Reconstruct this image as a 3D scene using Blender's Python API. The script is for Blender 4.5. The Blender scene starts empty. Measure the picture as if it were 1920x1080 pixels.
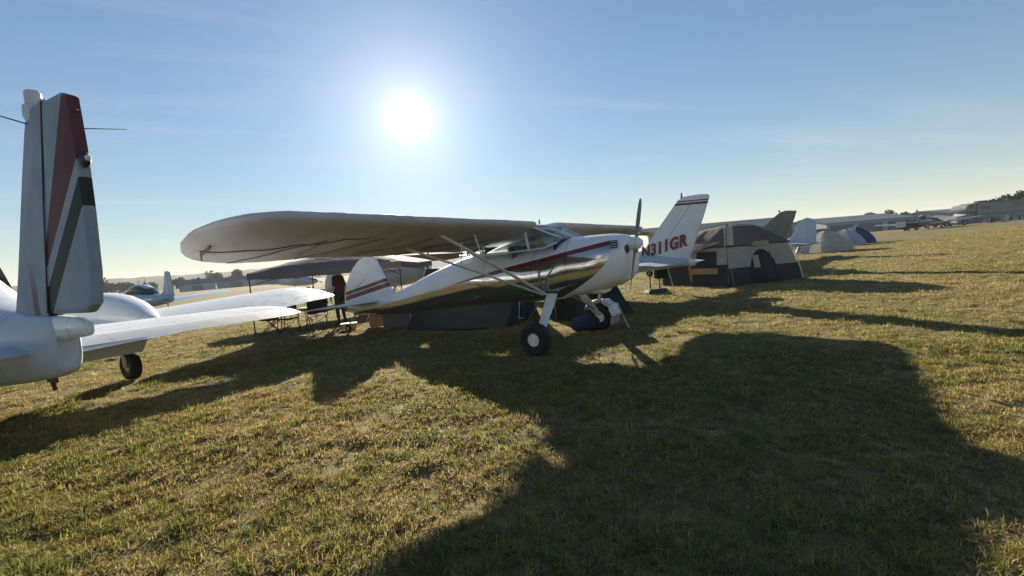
import bpy, bmesh, math, random
import numpy as np
from mathutils import Vector, Matrix, Euler, noise as mnoise
random.seed(7); rng = np.random.default_rng(7)
PI = math.pi
sc = bpy.context.scene
C = sc.collection

# ------------------------------------------------------------------ camera
F_PX, CAM_H = 853.0, 1.455                      # focal length in pixels of a 1920 wide frame
cam_d = bpy.data.cameras.new('camera'); cam = bpy.data.objects.new('camera', cam_d); C.objects.link(cam)
cam_d.sensor_width = 36.0; cam_d.lens = 36.0 * F_PX / 1920.0
cam_d.clip_start = 0.05; cam_d.clip_end = 9000
pitch = math.atan(49.5 / F_PX); roll = math.atan(0.083)
cam.matrix_world = (Matrix.Translation((0, 0, CAM_H)) @ Matrix.Rotation(PI/2 - pitch, 4, 'X') @ Matrix.Rotation(-roll, 4, 'Z'))
sc.camera = cam

# ------------------------------------------------------------------ sky and sun
SUN = Vector((-0.1927, 1.0, 0.3273)).normalized()
sun_el = math.asin(SUN.z); sun_az = math.atan2(SUN.x, SUN.y)
world = bpy.data.worlds.new('World'); sc.world = world; world.use_nodes = True
wn = world.node_tree.nodes; wl = world.node_tree.links; wn.clear()
wo = wn.new('ShaderNodeOutputWorld'); bg = wn.new('ShaderNodeBackground'); sky = wn.new('ShaderNodeTexSky')
sky.sky_type = 'NISHITA'; sky.sun_disc = False
sky.sun_elevation = sun_el; sky.sun_rotation = sun_az
sky.altitude = 50; sky.air_density = 1.0; sky.dust_density = 0.0; sky.ozone_density = 1.6
bg.inputs['Strength'].default_value = 0.05
# sun glare: blown-out disc and lens bloom painted into the sky colour
tc = wn.new('ShaderNodeTexCoord')
nrm = wn.new('ShaderNodeVectorMath'); nrm.operation = 'NORMALIZE'; wl.new(tc.outputs['Generated'], nrm.inputs[0])
dt = wn.new('ShaderNodeVectorMath'); dt.operation = 'DOT_PRODUCT'; wl.new(nrm.outputs[0], dt.inputs[0]); dt.inputs[1].default_value = SUN
def wm(op, a, b=None):
    n = wn.new('ShaderNodeMath'); n.operation = op
    for i, v in enumerate((a, b)):
        if v is None: continue
        if isinstance(v, (int, float)): n.inputs[i].default_value = v
        else: wl.new(v, n.inputs[i])
    return n.outputs[0]
ang = wm('ARCCOSINE', wm('MINIMUM', dt.outputs['Value'], 1.0))
core = wm('MULTIPLY', wm('EXPONENT', wm('MULTIPLY', wm('POWER', wm('DIVIDE', ang, math.radians(1.1)), 1.5), -1.0)), 36.0)
glow = wm('MULTIPLY', wm('EXPONENT', wm('DIVIDE', ang, -math.radians(6.5))), 6.5)
aur = wm('ADD', core, glow)
hsv = wn.new('ShaderNodeHueSaturation'); hsv.inputs['Saturation'].default_value = 1.08; 
lum = wn.new('ShaderNodeRGBToBW'); wl.new(sky.outputs[0], lum.inputs[0])
soft = wm('DIVIDE', 1.0, wm('ADD', 1.0, wm('MULTIPLY', lum.outputs[0], 0.085)))   # the photograph's gentle highlight roll-off in the bright sky
sof = wn.new('ShaderNodeVectorMath'); sof.operation = 'SCALE'; wl.new(sky.outputs[0], sof.inputs[0]); wl.new(soft, sof.inputs['Scale'])
wl.new(sof.outputs[0], hsv.inputs['Color'])
mulc = wn.new('ShaderNodeMix'); mulc.data_type = 'RGBA'; mulc.blend_type = 'MULTIPLY'; mulc.inputs['Factor'].default_value = 1.0
mulc.inputs[6].default_value = (1.0, 0.97, 0.90, 1); cmb = wn.new('ShaderNodeCombineColor')
for i in range(3): wl.new(aur, cmb.inputs[i])
wl.new(cmb.outputs[0], mulc.inputs[7])
addc = wn.new('ShaderNodeMix'); addc.data_type = 'RGBA'; addc.blend_type = 'ADD'; addc.inputs['Factor'].default_value = 1.0
wl.new(hsv.outputs[0], addc.inputs[6]); wl.new(mulc.outputs[2], addc.inputs[7])
# thin cirrus streaks
sepd = wn.new('ShaderNodeSeparateXYZ'); wl.new(nrm.outputs[0], sepd.inputs[0])
zz = wm('MAXIMUM', sepd.outputs[2], 0.04); cx = wm('DIVIDE', sepd.outputs[0], zz); cy = wm('DIVIDE', sepd.outputs[1], zz)
cvec = wn.new('ShaderNodeCombineXYZ'); wl.new(wm('ADD', wm('MULTIPLY', cx, .22), wm('MULTIPLY', cy, .10)), cvec.inputs[0]); wl.new(wm('MULTIPLY', wm('SUBTRACT', cy, wm('MULTIPLY', cx, .45)), .9), cvec.inputs[1])
cno = wn.new('ShaderNodeTexNoise'); cno.inputs['Scale'].default_value = 1.1; cno.inputs['Detail'].default_value = 6; cno.inputs['Roughness'].default_value = .6; cno.inputs['Distortion'].default_value = .6; wl.new(cvec.outputs[0], cno.inputs['Vector'])
cmr = wn.new('ShaderNodeMapRange'); wl.new(cno.outputs[0], cmr.inputs[0]); cmr.inputs[1].default_value = .50; cmr.inputs[2].default_value = .85; cmr.inputs[3].default_value = 0; cmr.inputs[4].default_value = .28
cir = wn.new('ShaderNodeMix'); cir.data_type = 'RGBA'; wl.new(cmr.outputs[0], cir.inputs[0]); wl.new(addc.outputs[2], cir.inputs[6]); cir.inputs[7].default_value = (6.0, 6.2, 6.4, 1)
wl.new(cir.outputs[2], bg.inputs['Color']); wl.new(bg.outputs[0], wo.inputs['Surface'])
sun_d = bpy.data.lights.new('sun', 'SUN'); sun_o = bpy.data.objects.new('sun', sun_d); C.objects.link(sun_o)
sun_d.energy = 5.0; sun_d.angle = math.radians(0.53); sun_d.color = (1.0, 0.87, 0.68)
sun_o.rotation_euler = SUN.to_track_quat('Z', 'Y').to_euler()
vs = sc.view_settings; vs.view_transform = 'Standard'; vs.look = 'None'; vs.gamma = 1.0; vs.exposure = 1.5; vs.use_curve_mapping = False
sc.render.engine = 'CYCLES'
try:
    sc.cycles.use_denoising = True; sc.cycles.max_bounces = 8; sc.cycles.transparent_max_bounces = 12
    sc.cycles.sample_clamp_indirect = 6.0
except Exception: pass

# ------------------------------------------------------------------ materials
class NT:
    def __init__(s, name):
        s.m = bpy.data.materials.new(name); s.m.use_nodes = True
        s.t = s.m.node_tree; s.n = s.t.nodes; s.l = s.t.links; s.n.clear()
        s.out = s.n.new('ShaderNodeOutputMaterial')
        s._co = None
    def new(s, k): return s.n.new(k)
    def put(s, v, sock):
        if hasattr(v, 'is_linked') or hasattr(v, 'links'): s.l.new(v, sock)
        elif isinstance(v, (tuple, list)) and len(v) == 3 and sock.type == 'RGBA': sock.default_value = (*v, 1)
        else: sock.default_value = v
    def co(s):
        if s._co is None: s._co = s.new('ShaderNodeTexCoord').outputs['Object']
        return s._co
    def xyz(s):
        n = s.new('ShaderNodeSeparateXYZ'); s.l.new(s.co(), n.inputs[0]); return n.outputs
    def math(s, op, a, b=0.0):
        n = s.new('ShaderNodeMath'); n.operation = op; s.put(a, n.inputs[0]); s.put(b, n.inputs[1]); return n.outputs[0]
    def mul(s, a, b): return s.math('MULTIPLY', a, b)
    def add(s, a, b): return s.math('ADD', a, b)
    def sub(s, a, b): return s.math('SUBTRACT', a, b)
    def lt(s, a, b): return s.math('LESS_THAN', a, b)
    def gt(s, a, b): return s.math('GREATER_THAN', a, b)
    def mix(s, fac, a, b):
        n = s.new('ShaderNodeMix'); n.data_type = 'RGBA'; s.put(fac, n.inputs[0]); s.put(a, n.inputs[6]); s.put(b, n.inputs[7]); return n.outputs[2]
    def noise(s, scale, detail=4, rough=.55, vec=None, stretch=None):
        n = s.new('ShaderNodeTexNoise'); n.inputs['Scale'].default_value = scale; n.inputs['Detail'].default_value = detail; n.inputs['Roughness'].default_value = rough
        v = vec if vec is not None else s.co()
        if stretch:
            mp = s.new('ShaderNodeMapping'); mp.inputs['Scale'].default_value = stretch; s.l.new(v, mp.inputs[0]); v = mp.outputs[0]
        s.l.new(v, n.inputs['Vector']); return n.outputs[0]
    def ramp(s, v, lo, hi, a=0.0, b=1.0):
        n = s.new('ShaderNodeMapRange'); s.put(v, n.inputs[0]); n.inputs[1].default_value = lo; n.inputs[2].default_value = hi; n.inputs[3].default_value = a; n.inputs[4].default_value = b; return n.outputs[0]
    def bump(s, h, strength=.3, dist=.02):
        n = s.new('ShaderNodeBump'); n.inputs['Strength'].default_value = strength; n.inputs['Distance'].default_value = dist; s.l.new(h, n.inputs['Height']); return n.outputs[0]
    def bsdf(s, col, rough=.5, metal=0.0, normal=None, coat=0.0, spec=.5):
        p = s.new('ShaderNodeBsdfPrincipled'); s.put(col, p.inputs['Base Color']); s.put(rough, p.inputs['Roughness']); s.put(metal, p.inputs['Metallic'])
        p.inputs['Coat Weight'].default_value = coat; p.inputs['Specular IOR Level'].default_value = spec
        if normal is not None: s.l.new(normal, p.inputs['Normal'])
        return p.outputs[0]
    def done(s, sh):
        s.l.new(sh, s.out.inputs['Surface']); return s.m

def tint(c, k): return tuple(min(1, x * k) for x in c)
def simple(name, col, rough=.5, metal=0.0, var=.12, scale=3.0, bump=0.0, bscale=60, coat=0.0, spec=.5):
    t = NT(name); n = t.noise(scale, 5)
    c = t.mix(t.ramp(n, .3, .7), tint(col, 1 - var), tint(col, 1 + var))
    r = t.ramp(t.noise(scale * 4, 3), .3, .7, max(0.02, rough - .06), min(1, rough + .08))
    nb = t.bump(t.noise(bscale, 3), bump, .01) if bump else None
    return t.done(t.bsdf(c, r, metal, nb, coat, spec))
def cloth(name, col, trans=.25, var=.12, scale=2.0, bump=.55, bscale=4.5):
    t = NT(name); c = t.mix(t.ramp(t.noise(scale, 5), .3, .7), tint(col, 1 - var), tint(col, 1 + var))
    nb = t.bump(t.noise(bscale, 4), bump, .03)
    p = t.bsdf(c, .85, 0, nb, 0, .2)
    tr = t.new('ShaderNodeBsdfTranslucent'); t.put(c, tr.inputs['Color'])
    ms = t.new('ShaderNodeMixShader'); ms.inputs[0].default_value = trans; t.l.new(p, ms.inputs[1]); t.l.new(tr.outputs[0], ms.inputs[2])
    return t.done(ms.outputs[0])
def glassy(name, col=(.75, .85, .9), refl=.15, opac=.0):
    t = NT(name)
    tr = t.new('ShaderNodeBsdfTransparent'); t.put(col, tr.inputs[0])
    gl = t.new('ShaderNodeBsdfGlossy'); gl.inputs['Roughness'].default_value = .03; t.put((.9, .93, .95), gl.inputs[0])
    fr = t.new('ShaderNodeFresnel'); fr.inputs[0].default_value = 1.5
    ms = t.new('ShaderNodeMixShader'); t.l.new(t.math('MINIMUM', t.add(fr.outputs[0], refl), 1.0), ms.inputs[0]); t.l.new(tr.outputs[0], ms.inputs[1]); t.l.new(gl.outputs[0], ms.inputs[2])
    return t.done(ms.outputs[0])

WHITE, MAROON = (.78, .79, .80), (.16, .022, .028)
def paint_white(name='white_paint', col=WHITE, rough=.28, panels=True):
    t = NT(name); n = t.noise(1.7, 6); d = t.noise(9, 5, .7, stretch=(1, 1, .35))
    c = t.mix(t.ramp(n, .3, .75), tint(col, .9), tint(col, 1.03))
    c = t.mix(t.ramp(d, .58, .8, 0, .35), c, tint(col, .62))
    if panels:
        x, y, z = t.xyz(); fr = lambda v, p: t.lt(t.math('ABSOLUTE', t.sub(t.math('FRACT', t.math('DIVIDE', v, p)), .5)), .0035/p)
        ln = t.math('MAXIMUM', fr(x, .83), fr(y, .71)); c = t.mix(t.mul(ln, .6), c, tint(col, .25))
        riv = t.mul(t.lt(t.math('ABSOLUTE', t.sub(t.math('FRACT', t.math('DIVIDE', x, .83)), .5)), .03), t.lt(t.math('ABSOLUTE', t.sub(t.math('FRACT', t.math('DIVIDE', t.add(z, y), .045)), .5)), .12))
        c = t.mix(t.mul(riv, .22), c, tint(col, .4))
    return t.done(t.bsdf(c, t.ramp(d, .3, .8, rough - .06, rough + .2), 0, t.bump(t.noise(2.2, 2), .08, .02), .25))
M = {}
M['white'] = paint_white()
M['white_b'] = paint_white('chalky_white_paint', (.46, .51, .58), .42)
M['pale_blue'] = paint_white('pale_blue_paint', (.30, .44, .56), .32)
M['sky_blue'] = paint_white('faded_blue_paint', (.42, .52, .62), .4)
M['olive'] = paint_white('olive_paint', (.16, .17, .12), .5)
M['dark_grey'] = paint_white('dark_grey_paint', (.12, .12, .13), .35)
M['grey'] = paint_white('grey_paint', (.40, .40, .41), .35)
M['prop_grey'] = simple('worn_grey_propeller_paint', (.20, .20, .205), .35)
M['maroon'] = simple('maroon_paint', MAROON, .3)
M['red'] = simple('red_paint', (.45, .05, .05), .4)
M['chrome'] = simple('polished_metal', (.72, .72, .73), .07, 1.0, .04, 1.2)
M['steel'] = simple('brushed_steel', (.42, .42, .43), .35, 1.0)
M['rubber'] = simple('tyre_rubber', (.018, .018, .019), .8, 0, .25, 9, .3, 60)
M['black'] = simple('black_plastic', (.022, .022, .024), .5)
M['black_metal'] = simple('black_metal', (.03, .03, .032), .4)
M['cover'] = cloth('taupe_canvas_cover', (.575, .56, .585), .12, .16, 1.3, .3, 5)
M['seam'] = cloth('dark_canvas_tape', (.17, .15, .15), .05)
M['foil'] = simple('silver_foil_fabric', (.50, .50, .53), .42, .6, .2, 5, .8, 14)
M['canopy'] = cloth('brown_grey_canopy_fabric', (.17, .145, .145), .2, .12, 1.5)
M['tent_brown'] = cloth('dark_brown_tent_fabric', (.125, .108, .10), .12)
M['tent_beige'] = cloth('beige_tent_fabric', (.37, .345, .305), .22)
M['tent_char'] = cloth('charcoal_tent_fabric', (.045, .046, .05), .06)
M['tent_tan'] = cloth('tan_tent_fabric', (.40, .27, .12), .2)
M['tent_cream'] = cloth('cream_tent_fabric', (.50, .47, .38), .3)
M['tent_blue'] = cloth('navy_blue_tent_fabric', (.045, .075, .16), .15)
M['tent_pale'] = cloth('pale_blue_tent_fabric', (.40, .46, .55), .25)
M['tent_green'] = cloth('dark_green_tent_fabric', (.022, .04, .032), .08)
M['mesh'] = cloth('dark_mesh_fabric', (.03, .032, .033), .1)
M['blue_cloth'] = cloth('blue_nylon', (.035, .06, .12), .1)
M['skin'] = simple('skin', (.46, .28, .20), .55)
M['shirt'] = cloth('maroon_shirt_cloth', (.095, .045, .045), .05)
M['trousers'] = cloth('dark_trousers_cloth', (.05, .05, .055), .05)
M['hair'] = simple('dark_hair', (.03, .022, .018), .6)
M['orange'] = simple('orange_tape', (.55, .18, .05), .5)
M['glass'] = glassy('tinted_acrylic')
M['glass_dark'] = simple('dark_window_glass', (.02, .025, .03), .08, 0, .1)
M['wood'] = simple('pale_wood', (.40, .28, .16), .6, 0, .2, 6)
M['yellow'] = simple('yellow_plastic', (.50, .42, .08), .5)
M['lamp_glass'] = simple('frosted_lamp_glass', (.65, .66, .66), .25)
M['tail_red'] = simple('red_lamp_glass', (.5, .04, .03), .2)
M['bluebox'] = simple('dark_blue_painted_metal', (.05, .09, .15), .5)
M['rv'] = simple('beige_grey_gelcoat', (.21, .225, .205), .4)
M['rv_stripe'] = simple('grey_green_stripe_paint', (.14, .16, .15), .4)
M['bark'] = simple('bark', (.06, .045, .035), .9)
M['hangar_roof'] = simple('blue_grey_metal_roof', (.11, .15, .21), .9, 0, .08, .2, spec=.1)
M['hangar_wall'] = simple('pale_blue_metal_wall', (.30, .35, .40), .6, 0, .08, .2)
M['feather'] = simple('dark_feathers', (.05, .05, .055), .7)

def fuselage_paint():
    """white above, maroon stripe, polished metal below with a swooping front edge"""
    t = NT('white_maroon_and_polished_metal'); x, y, z = t.xyz()
    zs = t.add(t.mul(x, .157), 1.468)
    d = t.math('ABSOLUTE', t.sub(z, zs))
    hw = t.mul(t.ramp(x, -2.5, -1.2), .036)
    hw = t.mul(hw, t.math('SQRT', t.ramp(x, 1.0, .93)))
    stripe = t.lt(d, hw)
    below = t.lt(z, t.sub(zs, .015))
    tt = t.sub(z, .9)
    xb = t.add(.27, t.add(t.mul(tt, 2.18), t.mul(t.mul(tt, tt), -1.65)))
    chrome = t.mul(below, t.lt(x, xb))
    n = t.noise(1.7, 6)
    white = t.mix(t.ramp(n, .3, .75), tint(WHITE, .92), tint(WHITE, 1.02))
    col = t.mix(chrome, white, (.47, .46, .46)); col = t.mix(stripe, col, MAROON)
    seam = t.lt(t.math('ABSOLUTE', t.sub(x, .22)), .004)
    door = t.mul(t.lt(t.math('ABSOLUTE', t.sub(t.math('ABSOLUTE', t.add(x, .95)), .52)), .004), t.gt(z, .82))
    col = t.mix(t.math('MAXIMUM', seam, door), col, (.05, .05, .055))
    ch2 = t.mul(chrome, t.sub(1.0, stripe))
    rough = t.add(t.mul(ch2, -.2), t.add(.27, t.mul(t.noise(7, 5), .03)))
    nb = t.bump(t.noise(1.6, 3, .5, stretch=(1, 1, 1.6)), .22, .03)
    return t.done(t.bsdf(col, rough, t.mul(ch2, .93), nb, .2))
M['fuselage'] = fuselage_paint()
def main_fin_paint():
    t = NT('white_with_twin_maroon_bands'); x, y, z = t.xyz()
    top = t.add(1.03, t.mul(t.add(x, 6.34), .18)); d = t.sub(top, z)
    m = t.mul(t.gt(d, 0), t.lt(d, .215)); w = t.mul(t.gt(d, .085), t.lt(d, .105)); m = t.mul(m, t.sub(1.0, w))
    white = t.mix(t.ramp(t.noise(2, 6), .3, .75), tint(WHITE, .86), WHITE)
    return t.done(t.bsdf(t.mix(m, white, t.mix(t.lt(d, .09), MAROON, (.075, .02, .03))), .3, 0, None, .2))
M['main_fin'] = main_fin_paint()
def twin_rudder_paint():
    """red wedge, pale diagonal, dark green wedge on white"""
    t = NT('white_with_red_and_green_wedges'); x, y, z = t.xyz()
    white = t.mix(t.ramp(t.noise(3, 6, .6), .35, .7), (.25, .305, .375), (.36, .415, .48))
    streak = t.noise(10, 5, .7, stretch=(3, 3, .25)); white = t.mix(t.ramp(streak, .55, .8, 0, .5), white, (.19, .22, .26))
    # first diagonal: (-.72,2.72) -> (-.16,1.75) ; second: (-.86,2.32)->(-.26,1.56); third lower edge of green (-.90,2.0)->(-.13,1.36)
    l1 = t.sub(z, t.add(2.71, t.mul(t.add(x, .76), -1.63)))
    l2 = t.sub(z, t.add(2.28, t.mul(t.add(x, .82), -.96)))
    l2b = t.sub(z, t.add(2.17, t.mul(t.add(x, .82), -.96)))
    l3 = t.sub(z, t.add(1.96, t.mul(t.add(x, .79), -.984)))
    aft = t.lt(x, t.add(-.115, t.mul(t.sub(z, 1.35), -.26)))
    red = t.mul(t.mul(t.lt(l1, 0), t.gt(l2, 0)), aft)
    grn = t.mul(t.mul(t.lt(l2b, 0), t.gt(l3, 0)), aft)
    redf = t.mul(t.ramp(z, 1.75, 1.5, 0, 1), t.mul(t.gt(x, .02), t.lt(x, .12)))
    c = t.mix(red, white, (.125, .045, .052)); c = t.mix(grn, c, (.032, .042, .038)); c = t.mix(t.mul(redf, .8), c, (.16, .05, .05))
    return t.done(t.bsdf(c, .6, 0, t.bump(t.noise(3, 2), .1, .02), 0, .2))
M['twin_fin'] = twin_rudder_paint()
def n_fin_paint():
    t = NT('white_with_maroon_tip_bands'); x, y, z = t.xyz()
    d = t.sub(z, t.add(2.60, t.mul(t.add(x, .60), .06)))
    m = t.mul(t.gt(d, 0), t.lt(d, .13)); w = t.mul(t.gt(d, .07), t.lt(d, .095)); m = t.mul(m, t.sub(1., w))
    white = t.mix(t.ramp(t.noise(2, 6), .3, .75), (.62, .65, .69), (.74, .76, .79))
    return t.done(t.bsdf(t.mix(m, white, (.12, .02, .03)), .35, 0, None, .2))
M['n_fin'] = n_fin_paint()

# ------------------------------------------------------------------ mesh helpers
class MB:
    def __init__(s): s.v = []; s.f = []
    def ring_loft(s, rings, cap0=True, cap1=True, closed=True):
        n = len(rings[0]); b = len(s.v)
        for r in rings: s.v.extend([tuple(p) for p in r])
        for i in range(len(rings) - 1):
            for j in range(n if closed else n - 1):
                k = (j + 1) % n
                s.f.append((b + i*n + j, b + i*n + k, b + (i+1)*n + k, b + (i+1)*n + j))
        if cap0: s.f.append(tuple(b + j for j in reversed(range(n))))
        if cap1: s.f.append(tuple(b + (len(rings)-1)*n + j for j in range(n)))
        return s
    def box(s, c, d, rot=None, taper=1.0):
        b = len(s.v); R = rot if rot is not None else Matrix.Identity(3)
        for z in (-1, 1):
            k = taper if z > 0 else 1.0
            for x, y in ((-1, -1), (1, -1), (1, 1), (-1, 1)):
                p = R @ Vector((x*d[0]/2*k, y*d[1]/2*k, z*d[2]/2)); s.v.append((c[0]+p.x, c[1]+p.y, c[2]+p.z))
        for q in ((3,2,1,0), (4,5,6,7), (0,1,5,4), (1,2,6,5), (2,3,7,6), (3,0,4,7)): s.f.append(tuple(b+i for i in q))
        return s
    def tube(s, pts, r, n=8, flat=1.0, up=(0, 0, 1)):
        pts = [Vector(p) for p in pts]; rs = r if isinstance(r, (list, tuple)) else [r]*len(pts); rings = []
        for i, p in enumerate(pts):
            d = (pts[min(i+1, len(pts)-1)] - pts[max(i-1, 0)]).normalized()
            u = Vector(up); u = u - d*u.dot(d)
            if u.length < .05: u = Vector((1, 0, 0)) - d*d.x
            u.normalize(); w = d.cross(u)
            rings.append([p + u*math.cos(a)*rs[i] + w*math.sin(a)*rs[i]*flat for a in [2*PI*k/n for k in range(n)]])
        return s.ring_loft(rings)
    def lathe(s, prof, c, axis=(0, 1, 0), n=24, closed=False):
        ax = Vector(axis).normalized(); u = ax.orthogonal().normalized(); w = ax.cross(u); c = Vector(c); rings = []
        for k in range(n):
            a = 2*PI*k/n; e = u*math.cos(a) + w*math.sin(a); rings.append([c + ax*h + e*r for r, h in prof])
        m = len(prof); b = len(s.v)
        for r in rings: s.v.extend([tuple(p) for p in r])
        for k in range(n):
            k2 = (k+1) % n
            for j in range(m if closed else m-1):
                j2 = (j+1) % m; s.f.append((b+k*m+j, b+k2*m+j, b+k2*m+j2, b+k*m+j2))
        return s
    def poly(s, pts, thick, axis=1):
        """extruded polygon: pts (a,b) in the plane normal to axis, centred on 0"""
        b = len(s.v); n = len(pts)
        for sgn in (-1, 1):
            for p in pts:
                q = list(p); q.insert(axis, sgn*thick/2); s.v.append(tuple(q))
        s.f.append(tuple(b+i for i in range(n))); s.f.append(tuple(b+n+i for i in reversed(range(n))))
        for i in range(n): j = (i+1) % n; s.f.append((b+j, b+i, b+n+i, b+n+j))
        return s
    def ell(s, c, r, nu=16, nv=10):
        rings = []
        for i in range(1, nv):
            a = -PI/2 + PI*i/nv; rings.append([(c[0]+r[0]*math.cos(a)*math.cos(2*PI*j/nu), c[1]+r[1]*math.cos(a)*math.sin(2*PI*j/nu), c[2]+r[2]*math.sin(a)) for j in range(nu)])
        return s.ring_loft(rings)
    def xf(s, m): s.v = [tuple(m @ Vector(p)) for p in s.v]; return s
    def build(s, name, mat, parent=None, smooth=35, bevel=0):
        me = bpy.data.meshes.new(name); me.from_pydata(s.v, [], s.f); me.update()
        bm = bmesh.new(); bm.from_mesh(me); bmesh.ops.recalc_face_normals(bm, faces=bm.faces[:])
        if bevel: bmesh.ops.bevel(bm, geom=[e for e in bm.edges if e.calc_face_angle(0) > .6], offset=bevel, segments=2, affect='EDGES', clamp_overlap=True)
        bm.to_mesh(me); bm.free()
        me.materials.append(M[mat] if isinstance(mat, str) else mat)
        if smooth:
            me.polygons.foreach_set('use_smooth', [True]*len(me.polygons)); me.set_sharp_from_angle(angle=math.radians(smooth))
        o = bpy.data.objects.new(name, me); C.objects.link(o)
        if parent is not None: o.parent = parent
        return o
def tag(o, label, cat, group=None, kind=None):
    if label: o['label'] = label
    if cat: o['category'] = cat
    if group: o['group'] = group
    if kind: o['kind'] = kind
    return o
def thing(name, label, cat, loc=(0, 0, 0), rz=0, group=None, scale=1.0):
    o = bpy.data.objects.new(name, None); C.objects.link(o); o.location = loc; o.rotation_euler = (0, 0, rz); o.scale = (scale,)*3; o.empty_display_size = .3
    return tag(o, label, cat, group)
def copy_tree(o, parent=None):
    c = o.copy(); C.objects.link(c); c.parent = parent
    for ch in list(o.children): copy_tree(ch, c)
    return c
def sect(x, zb, zt, hw, n=2.4, N=28, top=None):
    """fuselage ring at x: superellipse"""
    zc, hh = (zb+zt)/2, (zt-zb)/2; out = []
    for k in range(N):
        a = 2*PI*k/N; cc, ss = math.cos(a), math.sin(a)
        e = n if (ss < 0 or top is None) else top
        out.append((x, hw*math.copysign(abs(cc)**(2/e), cc), zc + hh*math.copysign(abs(ss)**(2/e), ss)))
    return out
def spline(st, per=4):
    """Catmull-Rom through station tuples"""
    out = []
    for i in range(len(st)-1):
        p0, p1, p2, p3 = [np.array(st[max(0, min(len(st)-1, i+k))], float) for k in (-1, 0, 1, 2)]
        for j in range(per):
            t = j/per; out.append(.5*((2*p1)+(-p0+p2)*t+(2*p0-5*p1+4*p2-p3)*t*t+(-p0+3*p1-3*p2+p3)*t**3))
    out.append(np.array(st[-1], float)); return out
def fuselage(st, n=2.4, N=28, per=4, top=None):
    mb = MB(); mb.ring_loft([sect(s[0], s[1], s[2], max(.005, s[3]), n, N, top) for s in spline(st, per)]); return mb
def airfoil(n=14, t=.13, m=.03):
    """closed loop, (xc from LE 0..1, z): upper TE->LE then lower LE->TE"""
    xs = [(1-math.cos(PI*i/n))/2 for i in range(n+1)]
    yt = lambda x: 5*t*(.2969*math.sqrt(x)-.126*x-.3516*x*x+.2843*x**3-.1036*x**4)
    yc = lambda x: m/.16*(.8*x-x*x) if x < .4 else m/.36*(.2+.8*x-x*x)
    up = [(x, yc(x)+yt(x)) for x in reversed(xs)]; lo = [(x, yc(x)-yt(x)) for x in xs[1:]]
    return up + lo
def wing(st, t=.13, m=.03, n=14, puff=0.0):
    """st: (y, xLE, chord, zLE, pitch in radians nose-up, thickness scale)"""
    rings = []
    for y, xl, ch, z, pt, ts in st:
        af = airfoil(n, t*ts, m*min(1, ts)); cp, sp = math.cos(pt), math.sin(pt)
        rings.append([(xl - (a*cp)*ch - 0*sp + b*ch*sp*0, y, z - a*ch*sp + b*ch*cp) for a, b in af])
    return MB().ring_loft(rings)
def planar_fin(outline, t=.06, y0=0.0):
    """fin with lens section: outline (x,z) list; thickness falls to the rim"""
    mb = MB(); pts = [Vector((x, 0, z)) for x, z in outline]; c = sum(pts, Vector())/len(pts)
    rings = []
    for k, off in ((1.0, .3), (.994, .7), (.982, .93), (.93, 1.0)):
        rings.append([c + (p-c)*k + Vector((0, t/2*off, 0)) for p in pts])
    L = [[Vector((p.x, p.y+y0, p.z)) for p in r] for r in reversed(rings)]
    R = [[Vector((p.x, -p.y+y0, p.z)) for p in r] for r in rings]
    return mb.ring_loft(L + R)
def wheel(parent, c, r, w, rim_r, rim_mat='white_b', axis=(0, 1, 0), n=28, name='wheel'):
    h = w/2; prof = [(rim_r, -h*.7), (rim_r+.01, -h*.85), (r*.8, -h), (r*.95, -h*.8), (r, -h*.4), (r, h*.4), (r*.95, h*.8), (r*.8, h), (rim_r+.01, h*.85), (rim_r, h*.7)]
    o = MB().lathe(prof, c, axis, n).build(name, 'rubber', parent)
    MB().lathe([(0, -h*.62), (rim_r*.35, -h*.66), (rim_r*.4, -h*.5), (rim_r*.8, -h*.45), (rim_r*1.0, -h*.72), (rim_r*1.02, 0), (rim_r, h*.72), (rim_r*.8, h*.45), (rim_r*.4, h*.5), (rim_r*.35, h*.66), (0, h*.62)], c, axis, n).build('rim', rim_mat, o)
    return o
def blade(L, w, tw0=.7, tw1=.2, t=.035, root=.1):
    """propeller blade along +z, spinning about x"""
    rings = []
    for i in range(10):
        s = i/9; z = root + (L-root)*s
        ww = w*(.45+.9*s*(1.25-s)+.1)*(1 if s < .93 else .55); tw = tw0+(tw1-tw0)*s; th = t*(1.1-.85*s)
        ring = []
        for k in range(12):
            a = 2*PI*k/12; u = ww/2*math.cos(a); q = th/2*math.sin(a)
            ring.append((u*math.sin(tw)+q*math.cos(tw), u*math.cos(tw)-q*math.sin(tw), z))
        rings.append(ring)
    return MB().ring_loft(rings)
def text_mesh(body, size, mat, parent, mw, depth=.004, shear=0.34, offset=.02, name='lettering'):
    cu = bpy.data.curves.new('lettering', 'FONT'); cu.body = body; cu.size = size; cu.shear = shear; cu.extrude = depth; cu.offset = offset; cu.space_character = 1.12; cu.resolution_u = 8; cu.align_x = 'CENTER'; cu.align_y = 'CENTER'
    to = bpy.data.objects.new('lettering_curve', cu); C.objects.link(to); bpy.context.view_layer.update()
    me = bpy.data.meshes.new_from_object(to.evaluated_get(bpy.context.evaluated_depsgraph_get())); bpy.data.objects.remove(to, do_unlink=True); bpy.data.curves.remove(cu)
    me.materials.clear(); me.materials.append(M[mat]); o = bpy.data.objects.new(name, me); C.objects.link(o); o.parent = parent; o.matrix_local = mw; return o

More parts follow.
